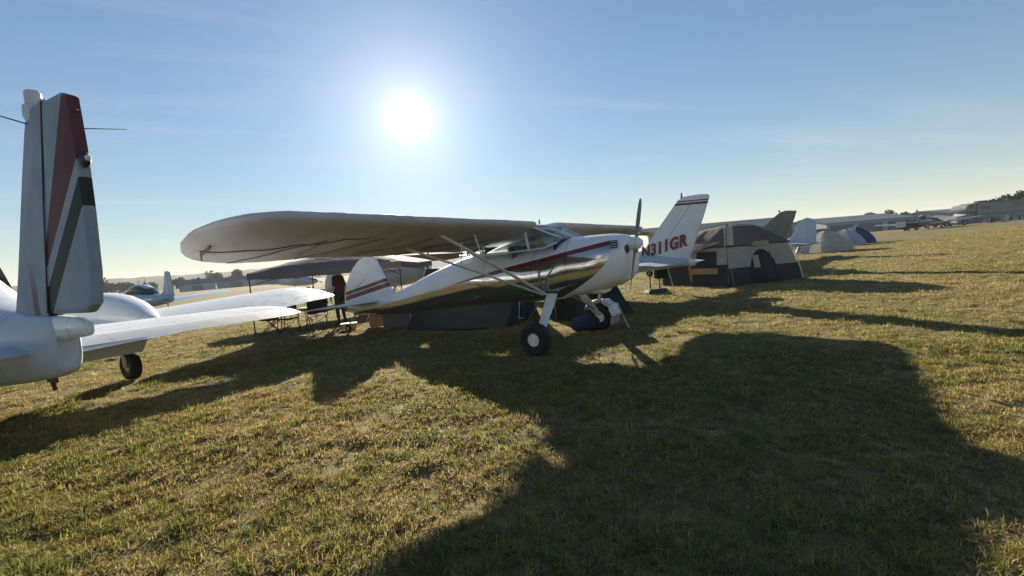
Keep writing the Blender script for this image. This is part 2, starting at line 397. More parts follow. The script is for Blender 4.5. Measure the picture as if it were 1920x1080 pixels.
# ------------------------------------------------------------------ the ground
def hg(x, y):
    """gentle rise of the field to the right, tiny swells elsewhere"""
    s = np.clip((np.asarray(x, float)-12)/42, 0, 1)
    d = np.hypot(x, y); k = np.clip((d-30)/60, 0, 1)
    return s**1.15*1.35 + k*.12*np.sin(np.asarray(x)*.05+1)*np.sin(np.asarray(y)*.037)
def vnoise(x, y, sc_, seed=0):
    """value noise on numpy arrays"""
    x = np.asarray(x)*sc_+seed*17.3; y = np.asarray(y)*sc_+seed*9.1
    xi, yi = np.floor(x).astype(np.int64), np.floor(y).astype(np.int64); fx, fy = x-xi, y-yi; fx, fy = fx*fx*(3-2*fx), fy*fy*(3-2*fy)
    def hsh(a, b):
        v = np.sin(a*127.1+b*311.7+seed*74.7)*43758.5453; return v-np.floor(v)
    return (hsh(xi, yi)*(1-fx)+hsh(xi+1, yi)*fx)*(1-fy)+(hsh(xi, yi+1)*(1-fx)+hsh(xi+1, yi+1)*fx)*fy
def clod(x, y):
    return (vnoise(x, y, 1.3, 4)-.5)*.04+(vnoise(x, y, 2.9, 1)-.5)*.045+(vnoise(x, y, 6.5, 2)-.5)*.032
def gz(x, y):
    d = np.hypot(x, y); return hg(x, y) + clod(x, y)*np.clip((70-d)/45, 0, 1) - .012
def grid_mesh(name, xs, ys, mat, zoff=0.0):
    X, Y = np.meshgrid(xs, ys, indexing='ij'); Z = gz(X, Y)+zoff
    v = np.stack([X, Y, Z], -1).reshape(-1, 3); n, m = X.shape
    i = np.arange(n-1)[:, None]*m + np.arange(m-1)[None]; f = np.stack([i, i+m, i+m+1, i+1], -1).reshape(-1, 4)
    me = bpy.data.meshes.new(name); me.vertices.add(len(v)); me.vertices.foreach_set('co', v.ravel()); me.loops.add(f.size); me.loops.foreach_set('vertex_index', f.ravel()); me.polygons.add(len(f))
    me.polygons.foreach_set('loop_start', np.arange(len(f))*4); me.polygons.foreach_set('use_smooth', np.ones(len(f), bool)); me.update(); me.validate()
    me.materials.append(mat); o = bpy.data.objects.new(name, me); C.objects.link(o); return o
def ground_mat():
    t = NT('dry_mown_grass_field'); g = t.new('ShaderNodeNewGeometry'); pos = g.outputs['Position']
    big = t.noise(.12, 4, .6, vec=pos); mid = t.noise(.9, 5, .65, vec=pos); fine = t.noise(14, 6, .7, vec=pos); rows = t.noise(.35, 4, .6, vec=pos, stretch=(.35, 1.6, 1))
    c = t.mix(t.ramp(mid, .35, .65), (.185, .15, .064), (.275, .225, .094))
    c = t.mix(t.ramp(big, .4, .62, 0, .75), c, (.155, .165, .058))
    c = t.mix(t.ramp(rows, .5, .68, 0, .6), c, (.125, .10, .05))
    c = t.mix(t.ramp(fine, .3, .75, 0, 1), tuple(), c) if False else t.mix(t.ramp(fine, .25, .6), (.10, .072, .042), c)
    nb = t.bump(t.add(t.mul(t.noise(5, 6, .75, vec=pos), 1.0), t.mul(t.noise(38, 4, .7, vec=pos), .5)), .9, .07)
    p = t.bsdf(c, .95, 0, nb, 0, .15)
    return t.done(p)
M['ground'] = ground_mat()
def axis_pts(lim, fine, mid):
    a = list(np.arange(0, 14, fine))+list(np.arange(14, 40, mid))+[40*1.22**k for k in range(26)]
    a = [q for q in a if q < lim]+[lim]; return np.array(sorted(set([-q for q in a]+a)))
ground = grid_mesh('ground', axis_pts(3700, .075, .5), axis_pts(3700, .075, .5), M['ground']); tag(ground, 'dry mown grass airfield stretching to the horizon', None, None, 'structure')

# grass blades, thinning with distance
def grass_mat():
    t = NT('dry_and_green_grass_blades'); a = t.new('ShaderNodeVertexColor'); a.layer_name = 'Col'
    d = t.new('ShaderNodeBsdfDiffuse'); t.l.new(a.outputs[0], d.inputs[0])
    tr = t.new('ShaderNodeBsdfTranslucent'); t.l.new(a.outputs[0], tr.inputs[0])
    gl = t.new('ShaderNodeBsdfGlossy'); gl.inputs['Roughness'].default_value = .45; t.put((.5, .5, .45), gl.inputs[0])
    m1 = t.new('ShaderNodeMixShader'); m1.inputs[0].default_value = .5; t.l.new(d.outputs[0], m1.inputs[1]); t.l.new(tr.outputs[0], m1.inputs[2])
    m2 = t.new('ShaderNodeMixShader'); m2.inputs[0].default_value = .02; t.l.new(m1.outputs[0], m2.inputs[1]); t.l.new(gl.outputs[0], m2.inputs[2])
    return t.done(m2.outputs[0])
M['grass'] = grass_mat()
def grass_patch(d0, d1, dens, seg, wmul, hmul, tsz):
    area = 1.25*(d1*d1-d0*d0)+3*(d1-d0); nt = int(area*dens/14)
    r = np.sqrt(rng.uniform(d0*d0, d1*d1, nt)); tx = rng.uniform(-1, 1, nt)*(1.22*r+1.4); ty = r
    lush = vnoise(tx, ty, .6, 7)*.4+vnoise(tx, ty, 1.9, 8)*.35+vnoise(tx, ty, 5.5, 9)*.25
    keep = rng.uniform(0, 1, nt) < np.clip(3.2*(vnoise(tx, ty, 1.5, 10)*.4+vnoise(tx, ty, 4.3, 12)*.6)-.55, .28, 1); tx, ty, lush = tx[keep], ty[keep], lush[keep]; nt = len(tx)
    u = rng.uniform(0, 1, nt); g = np.clip((lush-.40)*4.0, 0, 1)
    # tuft kinds: straw, yellow-green, green, brown thatch, bleached
    kind = np.where(u < g*.24, 2, np.where(u < .12+g*.50, 1, np.where(u < .74, 0, np.where(u < .93, 3, 4))))
    pal = np.array([(.37, .285, .125), (.32, .275, .085), (.175, .195, .055), (.20, .135, .072), (.45, .37, .20)])
    tcol = pal[kind]*rng.uniform(.8, 1.2, (nt, 1))
    th = np.array([.020, .026, .034, .015, .022])[kind]*rng.uniform(.6, 1.5, nt); tr_ = rng.uniform(.5, 1.7, nt)*tsz
    k = rng.integers(6, 24, nt); ix = np.repeat(np.arange(nt), k); n = len(ix)
    az = rng.uniform(0, 2*PI, n); rr = np.abs(rng.normal(0, 1, n))*tr_[ix]; x = tx[ix]+np.cos(az)*rr; y = ty[ix]+np.sin(az)*rr
    az = az+rng.normal(0, .7, n); lean = np.clip(rng.normal(.55, .3, n)+.45*rr/tsz*.6, .05, 1.5); lie = rng.uniform(0, 1, n) < .28; lean[lie] = rng.uniform(1.15, 1.52, lie.sum())
    L = th[ix]*rng.uniform(.5, 1.5, n)*hmul*1.45; L = np.where(lie, L*1.4, L); wd = rng.uniform(.0016, .0036, n)*wmul
    z = gz(x, y)-.004; dx, dy = np.cos(az), np.sin(az); px_, py_ = -dy, dx
    tw = rng.uniform(-.8, .8, n); px_, py_ = px_*np.cos(tw)-py_*np.sin(tw), px_*np.sin(tw)+py_*np.cos(tw)
    base = np.stack([x, y, z], 1); side = np.stack([px_, py_, np.zeros(n)], 1)*wd[:, None]
    tip = base + np.stack([dx*np.sin(lean), dy*np.sin(lean), np.cos(lean)], 1)*L[:, None]
    col = tcol[ix]*rng.uniform(.86, 1.14, (n, 1))*rng.uniform(.93, 1.07, (n, 3))
    if seg == 1:
        v = np.stack([base-side, base+side, tip], 1).reshape(-1, 3); vc = np.repeat(col, 3, 0); tri = np.arange(n*3).reshape(-1, 3)
    else:
        l1 = lean*.55; mid = base + np.stack([dx*np.sin(l1), dy*np.sin(l1), np.cos(l1)], 1)*(L*.55)[:, None]
        l2 = np.minimum(lean*1.45, 1.75); tip = mid + np.stack([dx*np.sin(l2), dy*np.sin(l2), np.cos(l2)], 1)*(L*.5)[:, None]
        v = np.stack([base-side, base+side, mid+side*.8, mid-side*.8, tip], 1).reshape(-1, 3); vc = np.repeat(col, 5, 0); b = np.arange(n)[:, None]*5
        tri = np.concatenate([b+np.array([[0, 1, 2]]), b+np.array([[0, 2, 3]]), b+np.array([[3, 2, 4]])], 0)
    return v, vc, tri
parts = [grass_patch(1.3, 3.4, 13000, 2, 1.0, 1.0, .022), grass_patch(3.4, 6, 6500, 2, 1.35, 1.05, .03), grass_patch(6, 10, 2800, 1, 2.0, 1.15, .045), grass_patch(10, 17, 1000, 1, 3.4, 1.25, .08), grass_patch(17, 36, 240, 1, 7, 1.4, .16)]
V = []; VC = []; T = []; off = 0
for v, vc, tri in parts: V.append(v); VC.append(vc); T.append(tri+off); off += len(v)
V = np.concatenate(V); VC = np.concatenate(VC); T = np.concatenate(T)
me = bpy.data.meshes.new('grass'); me.vertices.add(len(V)); me.vertices.foreach_set('co', V.astype(np.float32).ravel()); me.loops.add(T.size); me.loops.foreach_set('vertex_index', T.astype(np.int32).ravel()); me.polygons.add(len(T)); me.polygons.foreach_set('loop_start', np.arange(len(T), dtype=np.int32)*3)
at = me.color_attributes.new('Col', 'FLOAT_COLOR', 'POINT'); at.data.foreach_set('color', np.concatenate([VC, np.ones((len(VC), 1))], 1).astype(np.float32).ravel()); me.update()
me.materials.append(M['grass']); grass = bpy.data.objects.new('grass', me); C.objects.link(grass); tag(grass, 'short dry mown grass with green tufts', None, None, 'stuff')
print('grass tris', len(T))

# far hills on the left and beyond
def hill_mat():
    t = NT('wooded_hills'); g = t.new('ShaderNodeNewGeometry'); n = t.noise(.02, 6, .7, vec=g.outputs['Position'])
    return t.done(t.bsdf(t.mix(t.ramp(n, .35, .65), (.035, .05, .03), (.07, .085, .045)), .95, 0, None, 0, .1))
M['hill'] = hill_mat()
def hills(name, label, a0, a1, dist, hgt, seed, step=.35):
    mb = MB(); rows = []
    A = np.arange(a0, a1, step)
    for i, a in enumerate(A):
        r = math.radians(a); e = hgt*(.55+.45*vnoise(np.array([a*.11]), np.array([seed]), 1, seed)[0])+hgt*.10*vnoise(np.array([a*1.7]), np.array([seed+3]), 1, seed)[0]
        e *= min(1, (i+1)/12, (len(A)-i)/12)
        rows.append([(math.sin(r)*(dist+q), math.cos(r)*(dist+q), e*k-1) for q, k in ((-160, 0), (-60, .55), (0, 1), (90, .8), (260, 0))])
    mb.ring_loft(rows, False, False, False); o = mb.build(name, 'hill'); tag(o, label, None, None, 'structure'); return o
hills('hills', 'low wooded hills along the far left horizon', -62, -12, 1500, 46, 3)
hills('hills', 'faint distant ridge behind the nearer hills', -70, 70, 3000, 62, 8)

# ------------------------------------------------------------------ the polished taildragger in the middle
def high_wing_taildragger(root, detail=True, body='fuselage', fin='main_fin', wingmat='white', trim='white', span=5.3):
    # x forward, y to port, z up; wheels at x = 0, tail sits low
    st = [(1.15, 1.17, 1.64, .28), (1.13, 1.09, 1.69, .36), (1.05, 1.0, 1.735, .41), (.85, .93, 1.765, .45), (.58, .84, 1.775, .475), (.3, .80, 1.775, .49),
          (.12, .77, 1.765, .50), (-.12, .74, 1.665, .515), (-.45, .72, 1.63, .52), (-1.1, .69, 1.62, .515), (-1.7, .66, 1.63, .49), (-2.0, .64, 1.645, .455), (-2.4, .62, 1.56, .40),
          (-3.3, .56, 1.32, .29), (-4.4, .50, .985, .17), (-5.4, .46, .82, .10), (-6.1, .45, .72, .045)]
    f = fuselage(st, 2.9, 32, 4, 2.5).build('fuselage', body, root, 40)
    # cabin glazing and frames
    g = MB()
    rings = []
    for x, zt, hw in ((.16, 1.772, .40), (-.12, 1.905, .47), (-.33, 2.0, .50), (-.9, 1.955, .50), (-1.5, 1.86, .48), (-2.05, 1.66, .42)):
        zb = 1.60 if x < 0 else 1.74
        rings.append([(x, -hw, zb), (x, -hw*.97, zb+(zt-zb)*.6), (x, -hw*.86, zt), (x, 0, zt+.012), (x, hw*.86, zt), (x, hw*.97, zb+(zt-zb)*.6), (x, hw, zb)])
    g.ring_loft(rings, False, False, False); g.build('cabin_glass', 'glass', root, 60)
    for s in (-1, 1):
        p = MB(); p.tube([(.14, s*.40, 1.775), (-.12, s*.475, 1.895), (-.32, s*.49, 1.99)], .014, 8); p.build('windshield_post', trim, root)
        p = MB(); p.tube([(-.42, s*.525, 1.60), (-.50, s*.50, 1.97)], .02, 8); p.build('door_post', trim, root)
        p = MB(); p.tube([(-1.45, s*.51, 1.60), (-1.40, s*.475, 1.88)], .02, 8); p.build('door_post', trim, root)
        MB().tube([(.1, s*.49, 1.70), (-.12, s*.522, 1.632), (-.8, s*.53, 1.612), (-1.7, s*.50, 1.628), (-2.05, s*.44, 1.64)], .014, 8).build('window_sill', trim, root)
    MB().tube([(.16, 0, 1.78), (-.12, 0, 1.92), (-.33, 0, 2.01)], .010, 6).build('windshield_strip', trim, root)
    if detail:
        for s in (-1, 1):
            sb = MB(); sb.box((-.85, s*.22, 1.42), (.12, .38, .62), Matrix.Rotation(-.2, 3, 'Y')); sb.box((-.62, s*.22, 1.12), (.42, .38, .12)); sb.build('seat', 'dark_grey', root, 30, .03)
        MB().box((.0, 0, 1.66), (.06, .80, .20)).build('instrument_panel', 'black', root, 30, .01)
    # wings
    pt = math.radians(10.3)
    for s in (-1, 1):
        w = wing([(s*.0, -.34, 1.56, 2.03, pt, 1), (s*2.5, -.34, 1.56, 2.03, pt, 1), (s*(span-.75), -.34, 1.56, 2.03, pt, 1), (s*(span-.45), -.48, 1.3, 2.01, pt, .9), (s*(span-.22), -.78, .8, 1.95, pt, .6)], .07, .02)
        w.build('wing', wingmat, root, 40)
        # struts
        lo = Vector((-.18, s*.50, .87)); ft = Vector((-.70, s*2.40, 1.94)); rt = Vector((-1.45, s*2.34, 1.79))
        fs = MB(); fs.tube([lo, lo.lerp(ft, .5), ft], .038, 10, .45, (1, 0, 0)); fs.build('wing_strut', trim, root)
        rs = MB(); rs.tube([lo+Vector((-.05, s*.0, -.01)), lo.lerp(rt, .5), rt], .032, 10, .45, (1, 0, 0)); rs.build('wing_strut', trim, root)
        jm, jr = lo.lerp(ft, .62), lo.lerp(rt, .62)
        j = MB(); j.tube([jm, Vector((jm.x-.12, jm.y, 1.93))], .011, 6); j.tube([jr, Vector((jr.x+.05, jr.y, 1.82))], .011, 6); j.tube([jm, jr], .011, 6); j.build('jury_strut', trim, root)
    # tail
    fo = [(-4.50, .93), (-4.66, 1.08), (-4.82, 1.33), (-4.98, 1.60), (-5.10, 1.80), (-5.20, 1.87), (-5.33, 1.88), (-5.42, 1.87), (-5.42, .70), (-5.0, .82)]
    planar_fin(fo, .075).build('fin', fin, root, 40)
    ro = [(-5.435, 1.865), (-5.55, 1.85), (-5.74, 1.77), (-5.95, 1.62), (-6.12, 1.45), (-6.27, 1.25), (-6.36, 1.05), (-6.39, .88), (-6.39, .68), (-6.33, .52), (-6.14, .50), (-5.41, .80), (-5.41, 1.865)]
    planar_fin(ro, .06).build('rudder', fin, root, 40)
    for s in (-1, 1):
        so = [(s*.03, -4.95, .95, .80, .04, 1), (s*.9, -5.12, .78, .78, .04, 1), (s*1.30, -5.28, .52, .765, .04, .8), (s*1.42, -5.45, .22, .757, .04, .4)]
        wing(so, .09, 0).build('stabilizer', trim, root, 40)
        eo = [(s*.12, -5.92, .42, .757, .16, .6), (s*.9, -5.92, .42, .745, .16, .6), (s*1.32, -5.84, .30, .742, .16, .6)]
        wing(eo, .11, 0).build('elevator', trim, root, 40)
        MB().tube([(-5.3, s*.95, .775), (-5.5, s*.06, 1.32)], .006, 5).build('brace_wire', 'steel', root)
        MB().tube([(-5.3, s*.95, .77), (-5.5, s*.06, .50)], .010, 5).build('brace_strut', 'steel', root)
    tw = MB(); tw.tube([(-6.05, 0, .47), (-6.3, 0, .30), (-6.38, 0, .13)], [.02, .016, .018], 8); tw.build('tail_spring', 'steel', root)
    wheel(root, (-6.42, 0, .10), .10, .06, .05, 'grey', n=18)
    # undercarriage
    for s in (-1, 1):
        a = Vector((-.08, s*.47, .86)); b = Vector((.0, s*1.03, .33)); rings = []
        for k in range(5):
            q = a.lerp(b, k/4); cw = .105-.03*k/4; rings.append([q+Vector((math.cos(u)*cw, s*.010*math.sin(u), .018*math.sin(u))) for u in [2*PI*i/12 for i in range(12)]])
        MB().ring_loft(rings).build('gear_leg', trim, root)
        MB().tube([(.0, s*1.0, .37), (.0, s*1.2, .27)], .022, 8).build('axle', 'steel', root)
        MB().tube([(-.1, s*.3, .74), (.02, s*.98, .40)], .014, 8).build('gear_brace', 'steel', root)
        wheel(root, (.0, s*1.19, .25), .248, .19, .10, trim)
    if detail:
        MB().tube([(-.72, -.50, .75), (-.72, -.56, .47), (-.72, -.46, .465)], .012, 8).build('boarding_step', 'white', root)
    # propeller
    hub = (1.19, 0, 1.58)
    MB().lathe([(0, .15), (.05, .135), (.09, .08), (.11, 0.0), (.11, -.06)], hub, (1, 0, 0), 24).build('spinner', trim, root)
    for k in (0, 1):
        bl = blade(.80, .085, .9, .35).xf(Matrix.Translation(Vector(hub)+Vector((.03, 0, 0))) @ Matrix.Rotation(math.radians(-27)+PI*k, 4, 'X')); bl.build('propeller_blade', 'prop_grey', root)
    # cowling details
    for s in (-1, 1):
        MB().ell((1.14, s*.19, 1.50), (.02, .11, .085)).build('air_inlet', 'black', root)
        v = MB().box((1.03, s*.405, 1.59), (.105, .03, .115), Matrix.Rotation(s*-.10, 3, 'Z')).build('cowl_vent', 'black', root)
        for q in range(3): MB().box((1.03, s*.421, 1.555+q*.036), (.098, .02, .012), Matrix.Rotation(s*-.10, 3, 'Z')).build('louvre', 'white_b', v)
    lip = MB(); lip.ring_loft([sect(x, zb, .93, hw, 2.4, 24) for x, zb, hw in ((.38, .84, .18), (.48, .815, .23), (.62, .805, .24), (.68, .825, .22))]); lip.build('cowl_outlet_lip', trim, root)
    MB().tube([(.62, -.12, .84), (.60, -.13, .70), (.56, -.14, .67)], .03, 10).build('exhaust_pipe', 'steel', root)
    sp = MB(); sp.ring_loft([sect(x, zb, 1.12, hw, 2.4, 20) for x, zb, hw in ((1.10, 1.03, .11), (.98, .95, .14), (.75, .90, .15))]); sp.build('air_scoop', trim, root)
    return f
HEAD = -.62
mp = thing('bush_plane', 'white and polished metal high-wing taildragger with maroon stripe in the middle', 'airplane', (.985, 7.82, 0), HEAD)
high_wing_taildragger(mp)
MB().tube([(-.5, 0, 2.08), (-.5, 0, 2.16)], [.02, .008], 6).build('antenna', 'black', mp)

def wing_cover(label, s, seams):
    root = thing('wing_cover', label, 'wing cover', (.985, 7.82, 0), HEAD, 'canvas covers drawn over the taildragger wings')
    pt = math.radians(10.4); rings = []; ys = list(np.linspace(.50, 4.52, 64))+[4.66, 4.8, 4.92, 5.02, 5.10, 5.15, 5.18]
    low = {}
    for i, y in enumerate(ys):
        e = max(0, (y-4.35)/.82); k = math.sqrt(max(.02, 1-e**3.2)); xl = -.25-(1-k)*.80; ch = 1.76*(.12+.88*k); z = 2.045-(1-k)*.08
        af = airfoil(16, .112*(.75+.25*k), .022); cp, sp = math.cos(pt), math.sin(pt); ring = []
        for q, (a, b) in enumerate(af):
            lower = q > 16; sag = 0
            if lower: sag = -.010-.024*math.sin(PI*a)**.7*abs(math.sin(PI*y/.47))**.6 - .014*a*math.sin(y*3.3)
            wr = .007*mnoise.noise(Vector((a*6, y*3.0, q*.3)))+.004*mnoise.noise(Vector((a*17, y*8.0, 3)))
            ring.append((xl-a*cp*ch, s*y, z-a*ch*sp+b*ch*cp+sag+wr))
        rings.append(ring)
    MB().ring_loft(rings).build('cover_cloth', 'cover', root, 60)
    def lowpt(y, a, dz=-.002):
        i = max(0, min(len(ys)-2, int(np.searchsorted(ys, y))-1)); t = (y-ys[i])/(ys[i+1]-ys[i]); qf = max(17, min(31.99, 16+math.acos(1-2*min(1, max(0, a)))/PI*16)); q = int(qf); u = qf-q
        g = lambda r: Vector(r[q]).lerp(Vector(r[q+1]), u)
        p = g(rings[i]).lerp(g(rings[i+1]), t); return Vector((p.x, s*y, p.z+dz))
    for y0, y1, a0, a1 in seams:
        pts = [lowpt(y0+(y1-y0)*k/24, a0+(a1-a0)*(k/24)**.8) for k in range(25)]
        MB().tube(pts, .012, 6, .35, (0, 0, 1)).build('seam', 'seam', root)
    MB().tube([lowpt(5.02, .5, -.02), lowpt(5.04, .65, -.03)+Vector((0, 0, -.03)), lowpt(4.95, .8, -.05)], .02, 6, .5).build('tie_strap', 'seam', root)
    return root
wing_cover('taupe canvas cover over the near wing of the taildragger', -1, [(4.55, 4.0, .97, .30), (3.75, 3.2, .97, .28), (2.95, 2.4, .97, .28), (5.02, 3.5, .70, .26), (2.1, 1.5, .97, .28), (4.0, 3.95, .38, .72), (1.3, .8, .97, .28)])
wing_cover('taupe canvas cover over the far wing of the taildragger, behind the propeller', 1, [(4.7, 4.0, .97, .42), (3.75, 3.0, .97, .35), (2.75, 2.0, .97, .35)])

# silver cover wrapped round the far main wheel
def tyre_cover():
    root = thing('tyre_cover', 'silver foil sunshade wrapped round the far main wheel of the taildragger', 'tyre cover', (.985, 7.82, 0), HEAD)
    mb = MB(); rings = []
    for i in range(22):
        a = math.radians(-38+i*9.2); r = .30+.012*math.sin(i*1.7); rings.append([(.0+math.cos(a)*(r+o_), 1.18+w_, .27+math.sin(a)*(r+o_)) for w_, o_ in ((-.15, -.02), (-.13, .01), (.0, .022+.008*math.sin(i*2.3)), (.20, .012), (.30, -.015), (.29, -.03), (0, .0), (-.13, -.012))])
    mb.ring_loft([[p for p in r if p[2] > -9] for r in rings]); mb.v = [(x, y, max(.02, z)) for x, y, z in mb.v]; mb.build('shade_cloth', 'foil', root, 85)
    MB().tube([(.25, 1.06, .46), (.31, 1.1, .53), (.36, 1.2, .50), (.42, 1.3, .22), (.5, 1.32, .02)], .012, 6).build('edge_rope', 'white_b', root)
tyre_cover()

# ------------------------------------------------------------------ twin-engine plane at the left edge, seen from behind
TW = math.radians(152)
tp = thing('twin_engine_plane', 'white twin-engine low-wing plane at left edge with red and green wedges on its tail', 'airplane', (-3.38, 3.32, 0), TW)
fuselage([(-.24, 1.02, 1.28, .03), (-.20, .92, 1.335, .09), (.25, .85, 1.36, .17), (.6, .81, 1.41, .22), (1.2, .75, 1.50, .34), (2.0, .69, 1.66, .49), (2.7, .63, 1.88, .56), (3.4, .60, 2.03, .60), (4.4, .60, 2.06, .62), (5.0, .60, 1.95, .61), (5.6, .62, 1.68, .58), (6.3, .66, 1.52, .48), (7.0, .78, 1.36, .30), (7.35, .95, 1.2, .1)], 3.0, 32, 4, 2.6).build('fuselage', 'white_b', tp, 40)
MB().ring_loft([sect(x, zb, zt, hw, 2.6, 20) for x, zb, zt, hw in ((-.63, 1.22, 1.27, .010), (-.61, 1.195, 1.295, .03), (-.52, 1.185, 1.318, .042), (-.3, 1.17, 1.335, .055), (-.1, 1.15, 1.343, .07))]).build('tail_cone_cap', 'white', tp)
# fin, rudder
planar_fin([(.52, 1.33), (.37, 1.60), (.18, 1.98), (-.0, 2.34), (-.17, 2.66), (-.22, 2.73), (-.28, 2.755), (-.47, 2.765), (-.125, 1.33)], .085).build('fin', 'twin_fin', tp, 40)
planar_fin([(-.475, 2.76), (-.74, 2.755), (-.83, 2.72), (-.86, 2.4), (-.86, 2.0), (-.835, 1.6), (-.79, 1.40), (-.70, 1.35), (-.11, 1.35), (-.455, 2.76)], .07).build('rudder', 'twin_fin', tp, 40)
MB().lathe([(0, .13), (.035, .125), (.045, .11), (.045, .03), (.06, .02), (.065, -.05), (.05, -.09), (.0, -.1)], (-.24, 0, 2.765), (0, 0, 1), 16).build('beacon', 'lamp_glass', tp)
MB().ell((-.34, 0, 2.775), (.10, .03, .03)).build('beacon_fairing', 'white_b', tp)
for s in (-1, 1): MB().tube([(-.22, s*.03, 2.66), (-.28, s*.24, 2.68), (-.38, s*.46, 2.70)], [.005, .004, .002], 5).build('whisker_antenna', 'black', tp)
for s in (-1, 1): MB().tube([(-.47, s*.035, 2.755), (-.30, s*.040, 2.1), (-.12, s*.042, 1.36)], .006, 5).build('hinge_gap_strip', 'black', tp)  # black strips stand in for the shaded gap along the rudder hinge
tl = MB().ell((-.885, 0, 2.31), (.04, .028, .05), 10, 8).build('tail_lamp', 'black', tp); MB().ell((-.925, 0, 2.315), (.014, .018, .02), 8, 6).build('lens', 'lamp_glass', tl)
MB().box((-.845, 0, 2.62), (.06, .012, .008)).build('trim_tab_link', 'steel', tp)
for s in (-1, 1):
    wing([(s*.0, .98, .72, 1.165, .05, 1), (s*1.2, .96, .66, 1.155, .05, 1), (s*2.0, .90, .56, 1.15, .05, 1), (s*2.16, .80, .44, 1.145, .05, .8), (s*2.23, .66, .2, 1.14, .05, .4)], .11, 0, 12).build('stabilizer', 'white', tp, 40)
    wing([(s*.0, .245, .27, 1.132, .18, 1), (s*1.2, .275, .29, 1.125, .18, 1), (s*2.0, .315, .30, 1.12, .18, 1), (s*2.14, .325, .24, 1.12, .18, .8)], .16, 0, 12).build('elevator', 'white_b', tp, 40)
    wing([(s*.45, 5.35, 2.15, .82, .05, 1), (s*2.3, 5.25, 2.05, .92, .06, 1), (s*4.9, 5.02, 1.55, 1.14, .10, 1.05), (s*5.45, 4.92, 1.36, 1.175, .12, 1.0), (s*5.72, 4.74, 1.05, 1.16, .12, .8), (s*5.84, 4.50, .7, 1.12, .12, .5)], .17, .03, 16).build('wing', 'white', tp, 40)
    MB().box((3.42, s*1.35, .70), (.36, 1.3, .025), Matrix.Rotation(.75, 3, 'Y')).build('flap', 'white_b', tp, 30, .006)
    n = fuselage([(3.55, .98, 1.06, .05), (3.8, .90, 1.15, .17), (4.2, .80, 1.32, .29), (4.7, .76, 1.45, .36), (5.3, .80, 1.50, .40), (5.75, .86, 1.50, .39), (6.0, 1.0, 1.42, .28)], 2.4, 24, 4).xf(Matrix.Translation((0, s*2.22, 0))).build('engine_nacelle', 'white', tp, 40)
    MB().lathe([(0, .28), (.07, .22), (.12, .1), (.13, 0)], (6.05, s*2.22, 1.24), (1, 0, 0), 20).build('spinner', 'maroon', tp)
    for k in (0, 1):
        blade(.95, .17, .9, .5, .04).xf(Matrix.Translation((6.12, s*2.22, 1.24)) @ Matrix.Rotation(math.radians(-28)+PI*k, 4, 'X')).build('propeller_blade', 'black', tp)
    MB().tube([(4.80, s*2.25, .85), (4.80, s*2.25, .50), (4.80, s*2.26, .22)], [.05, .04, .035], 10).build('gear_leg', 'steel', tp)
    MB().tube([(4.62, s*2.25, .60), (4.72, s*2.25, .46), (4.80, s*2.25, .40)], .016, 6).build('torque_link', 'black_metal', tp)
    wheel(tp, (4.80, s*2.33, .235), .235, .17, .10, 'grey')
    MB().box((4.75, s*2.02, .66), (.62, .015, .30), Matrix.Rotation(s*.2, 3, 'X')).build('gear_door', 'black_metal', tp, 30, .004)
    MB().box((4.40, s*2.45, .70), (.30, .20, .02), Matrix.Rotation(.3, 3, 'Y')).build('gear_door', 'white_b', tp, 30, .004)
MB().box((.22, -.03, .845), (.16, .02, .04)).tube([(.22, -.03, .83), (.19, -.03, .77)], .014, 6).build('tie_down_ring', 'black_metal', tp)
for s in (-1, 1):
    for x0, x1 in ((3.0, 3.7), (3.8, 4.5)):
        MB().box(((x0+x1)/2, s*.555, 1.72), (x1-x0, .06, .34), Matrix.Rotation(s*.28, 3, 'X')).build('cabin_window', 'glass_dark', tp, 30, .02)
MB().tube([(6.6, 0, .72), (6.65, 0, .25)], .035, 8).build('nose_gear_leg', 'steel', tp); wheel(tp, (6.65, 0, .19), .19, .13, .08, 'grey')

